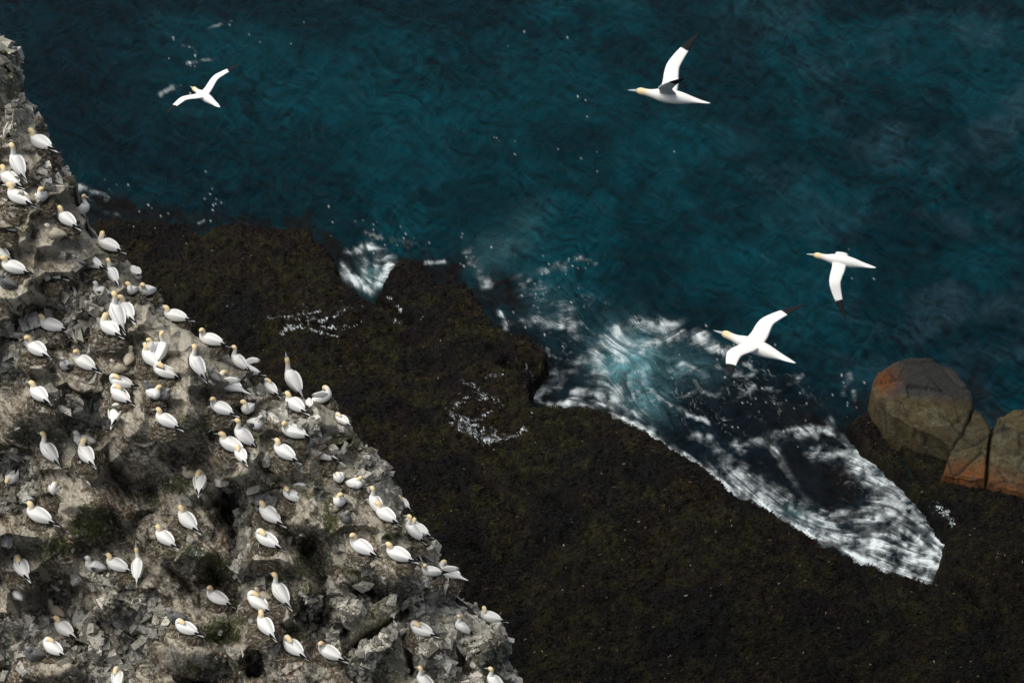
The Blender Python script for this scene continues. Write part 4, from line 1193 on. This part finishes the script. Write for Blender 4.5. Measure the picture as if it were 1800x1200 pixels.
col1 = cmix(col1, (.046, .040, .014), sstep(.56, .70, fbm(wx*.9, wy*.9, 14, 4))*.5)
col1 = cmix(col1, (.0085, .0085, .0095), sstep(.47, .60, nk1)*.85)
col1 = cmix(col1, (.024, .010, .010), sstep(.52, .66, fbm(wx*.55, wy*.55, 6, 4)+.35*(rk2(3)-.5)+.22*blobsum([(400,450,160,60,10,1),(1080,750,70,30,25,1),(1420,930,60,16,28,.9)], KX, KY))*.42)
col1 = col1*(.55+.9*rk2(4))[..., None]
col1 = cmix(col1, (.16, .13, .10), sstep(.975, .99, rk2(6))*sstep(.22, .1, L1)*.7)
# shade in the clefts and a vignette-like fall-off downwards, painted into the colour
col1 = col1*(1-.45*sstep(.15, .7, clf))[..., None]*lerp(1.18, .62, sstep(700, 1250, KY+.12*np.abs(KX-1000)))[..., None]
# white water running off over the weed
KS = [([(478,572),(505,574),(540,570),(562,560)],3,.8),([(495,592),(530,585),(560,590),(590,583)],3.5,.9),([(520,580),(550,578),(590,570),(605,560)],2.5,.7),([(548,588),(565,600),(590,598)],4,.8),
      ([(535,545),(545,562),(560,568)],2.5,.5),([(600,592),(615,585),(640,570)],2.5,.6),([(665,510),(685,520),(697,534),(704,543)],1.8,1),([(615,560),(640,545)],2,.35),([(735,570),(745,565)],4,.5),
      ([(690,570),(720,572)],2,.45),([(786,715),(800,730),(830,745)],6,.75),([(795,745),(820,752),(850,765),(880,768)],7,.85),([(800,735),(850,728),(880,718)],4,.5),([(815,680),(840,690),(860,700)],7,.55),
      ([(825,705),(850,700),(880,712)],5,.5),([(795,715),(830,702),(870,706)],5,.5),([(855,668),(890,664)],2.5,.7),([(885,768),(905,762),(925,750)],3,.7),([(850,755),(870,745)],6,.5),([(935,730),(950,725)],2,.5),
      ([(1648,880),(1660,895),(1672,915)],8,.8),([(1660,885),(1680,915)],5,.6),([(230,500),(245,480)],3,.3),([(925,640),(940,668)],5,.4)]
kf = np.zeros(KX.shape)
for pts, w, dn in KS:
    jx = KX+3.5*w*(fbm(KX/14, KY/9, 3, 4)-.5); jy = KY+3.5*w*(fbm(KX/14, KY/9, 6, 4)-.5)
    d, tx, ty, _ = seg_dist(jx, jy, pts)
    str_ = fbm((KX*.94+KY*.34)/11, (-KX*.34+KY*.94)/2.4, 4, 4)
    kf = np.maximum(kf, dn*(np.exp(-(d/(w*1.5))**2)*1.15*np.exp(-((str_-.5)/.045)**2)+.75*np.exp(-(d/(w*.75))**2)*(.2+1.2*str_)))
kf = .9*sstep(.38, .92, kf)
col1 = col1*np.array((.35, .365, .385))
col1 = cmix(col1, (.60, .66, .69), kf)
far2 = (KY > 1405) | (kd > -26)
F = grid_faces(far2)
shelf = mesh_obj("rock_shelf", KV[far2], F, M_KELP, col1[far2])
tag(shelf, "low dark rock shelf overgrown with olive seaweed", "rock shelf", kind="structure")

# seaweed fronds lying over the shelf
def fronds(n, seed):
    r = np.random.default_rng(seed)
    nyk, nxk = KX.shape
    pr = ((kd > 2) & (KX > -40) & (KX < 1860) & (KY < 1260)).ravel().astype(float)*(1-kf.ravel()); pr /= pr.sum()
    k = r.choice(pr.size, n, p=pr)
    P = KV.reshape(-1, 3)[k]+np.array([0, 0, .03]); cb = col1.reshape(-1, 3)[k]
    th = r.normal(-.7, 1.3, n)
    d = np.stack([np.cos(th), np.sin(th), r.normal(.12, .35, n)], 1); d /= np.linalg.norm(d, axis=1, keepdims=True)
    s = np.stack([-np.sin(th), np.cos(th), r.normal(0, .5, n)], 1)
    Ln = r.uniform(.08, .26, (n, 1)); W = r.uniform(.015, .045, (n, 1))
    V = np.stack([P-s*W*.5, P+s*W*.5, P+d*Ln*.6+s*W+np.array([0, 0, .03]), P+d*Ln*.6-s*W+np.array([0, 0, .03]), P+d*Ln], 1).reshape(-1, 3)
    b = np.arange(n)*5
    c = np.clip(cb*r.uniform(.5, 2.0, (n, 1))*np.array([1, 1, .9]), 0, .12)
    hot = r.random(n) < .005
    c[hot] = np.array([(.12, .09, .05), (.08, .05, .035), (.15, .15, .14)])[r.integers(0, 3, hot.sum())]
    o = mesh_obj("seaweed", V, [np.stack([b, b+1, b+2, b+3], 1), np.stack([b+3, b+2, b+4], 1)], M_FROND, np.repeat(c, 5, 0), smooth=False)
    return tag(o, "dark olive seaweed fronds covering the rock shelf", "seaweed", kind="stuff")
fronds(150000, 41)

# ------------------------------------------------------------------ bare rocks at the right
def sea_rock(outline, cpx, zt, zb, cf, seed, label):
    """a block: outline in the photograph at the height of its crown, tilted top, sides down into the weed"""
    n = 110; nr = 54
    pts = outline+[outline[0]]
    seg = np.array([math.hypot(pts[i+1][0]-pts[i][0], pts[i+1][1]-pts[i][1]) for i in range(len(outline))])
    cum = np.concatenate([[0], np.cumsum(seg)])
    s = np.linspace(0, cum[-1], n, endpoint=False)
    ox = np.interp(s, cum, [p[0] for p in pts]); oy = np.interp(s, cum, [p[1] for p in pts])
    ox += 3.0*(fbm(s/9, s*0+seed, 3, 3)-.5)*2; oy += 3.0*(fbm(s/9, s*0+seed+9, 4, 3)-.5)*2
    V = []; C = []; idx = 0
    top_pts = None
    rowsV = []; rowsC = []
    for i in range(nr):
        t = i/(nr-1)
        if t < .74:
            f = (t/.74)
            x = cpx[0]+(ox-cpx[0])*f; y = cpx[1]+(oy-cpx[1])*f
            z = zt(x, y)-.12*sstep(.93, 1, np.array(f))
            p = at_z(x, y, z)
        else:
            f = (t-.74)/.26
            x, y = ox, oy
            z0 = zt(x, y)-.12
            p = at_z(x, y, z0)
            cw = at_z(np.array([cpx[0]]), np.array([cpx[1]]), np.array([0.]))[0]
            out = p[:, :2]-cw[:2]; out /= np.linalg.norm(out, axis=1, keepdims=True)
            p[:, 2] = z0+(zb-z0)*f
            p[:, 0] += out[:, 0]*.25*f; p[:, 1] += np.where(out[:, 1] > 0, -.5*f, .45*f*out[:, 1])
        nz = (fbm(p[:, 0]*.9+seed, p[:, 1]*.9+p[:, 2]*.6, 5, 5)-.5)
        fac = (fbm(p[:, 0]*.3+seed*3, p[:, 1]*.5-p[:, 2]*.5, 9, 3)-.5)
        rA, xA, yA, fA, fB = cells(p[:, 0]+.3*nz, p[:, 1]+.3*nz, 1.5, 6, 1.6, R(-30))
        p[:, 2] += .34*nz+.30*fac+.10*(rA(1)-.5)+.20*(rA(2)-.5)*xA+.20*(rA(3)-.5)*yA-.07*sstep(.10, 0, fB-fA)
        rowsV.append(p); rowsC.append(cf(x, y, p, t))
    Vv = np.array(rowsV); Cv = np.array(rowsC)
    ii = np.arange(nr*n).reshape(nr, n)
    Q = np.stack([ii[:-1].ravel(), np.roll(ii, -1, 1)[:-1].ravel(), np.roll(ii, -1, 1)[1:].ravel(), ii[1:].ravel()], 1)
    o = mesh_obj("sea_rock", Vv.reshape(-1, 3), Q, M_ROCK, Cv.reshape(-1, 3))
    return tag(o, label, "rock", "bare rocks beside the inlet")

def rockcol(x, y, p, t, dark_top=None, rust=None):
    n = len(x)
    a = fbm(p[:, 0]*.8, p[:, 1]*.8-p[:, 2], 2, 5); b2 = fbm(p[:, 0]*3, p[:, 1]*3-p[:, 2]*2, 7, 4); st_ = fbm(p[:, 0]*1.2+p[:, 2], p[:, 1]*5-p[:, 2]*4, 11, 4)
    C = np.zeros((n, 3)); C[:] = (.088, .066, .028)
    C = cmix(C, (.105, .088, .050), sstep(.45, .62, a))
    C = cmix(C, (.050, .032, .020), sstep(.52, .66, b2)*.7)
    C = cmix(C, (.13, .115, .075), sstep(.56, .7, st_)*.6)
    if dark_top is not None:
        C = cmix(C, np.array((.045, .043, .045)), sstep(-8, 8, dark_top(x, y)+22*(a-.5)))
    if rust is not None:
        C = cmix(C, np.array((.165, .052, .014)), np.clip(rust(x, y)*(.5+.9*b2), 0, 1))
    rA, _, _, fA, fB = cells(p[:, 0], p[:, 1], 1.5, 6, 1.6, R(-30))
    C = C*(.75+.5*rA(4))[:, None]
    C = cmix(C, (.014, .013, .011), sstep(.05, .015, fB-fA)*.8)
    return C*np.array((.52, .56, .54))

sea_rock([(1534,672),(1543,652),(1572,637),(1600,629),(1640,631),(1678,648),(1700,678),(1711,702),(1703,735),(1690,765),(1673,787),(1640,772),(1618,764),(1590,744),(1562,728),(1540,702)],
         (1622,700), lambda x, y: 2.75-.0104*(y-700), -.5,
         lambda x, y, p, t: rockcol(x, y, p, t, lambda x, y: (694-y)+.10*(x-1620)+26*(x > 1560)-20, lambda x, y: np.exp(-(((x-1555)/24)**2+((y-665)/26)**2))), 1,
         "rounded block with a dark grey speckled top and brown flanks")
sea_rock([(1656,836),(1664,810),(1674,790),(1692,760),(1706,734),(1714,716),(1728,726),(1742,746),(1738,768),(1734,800),(1732,846),(1705,846),(1680,838)],
         (1700,790), lambda x, y: 2.75-.0104*(y-700)+.003*(x-1700), -.5,
         lambda x, y, p, t: rockcol(x, y, p, t, None, lambda x, y: sstep(795, 835, y+0*x)), 2,
         "narrow brown block with a rusty lower band, beside the rounded block")
sea_rock([(1740,800),(1744,770),(1747,748),(1756,730),(1772,724),(1800,718),(1850,712),(1900,720),(1910,870),(1850,890),(1800,872),(1738,848)],
         (1810,800), lambda x, y: 2.85-.0104*(y-700), -.5,
         lambda x, y, p, t: rockcol(x, y, p, t, None, lambda x, y: .9*sstep(805, 860, y-.25*(x-1750))), 3,
         "wide brown rock cut off by the right border")
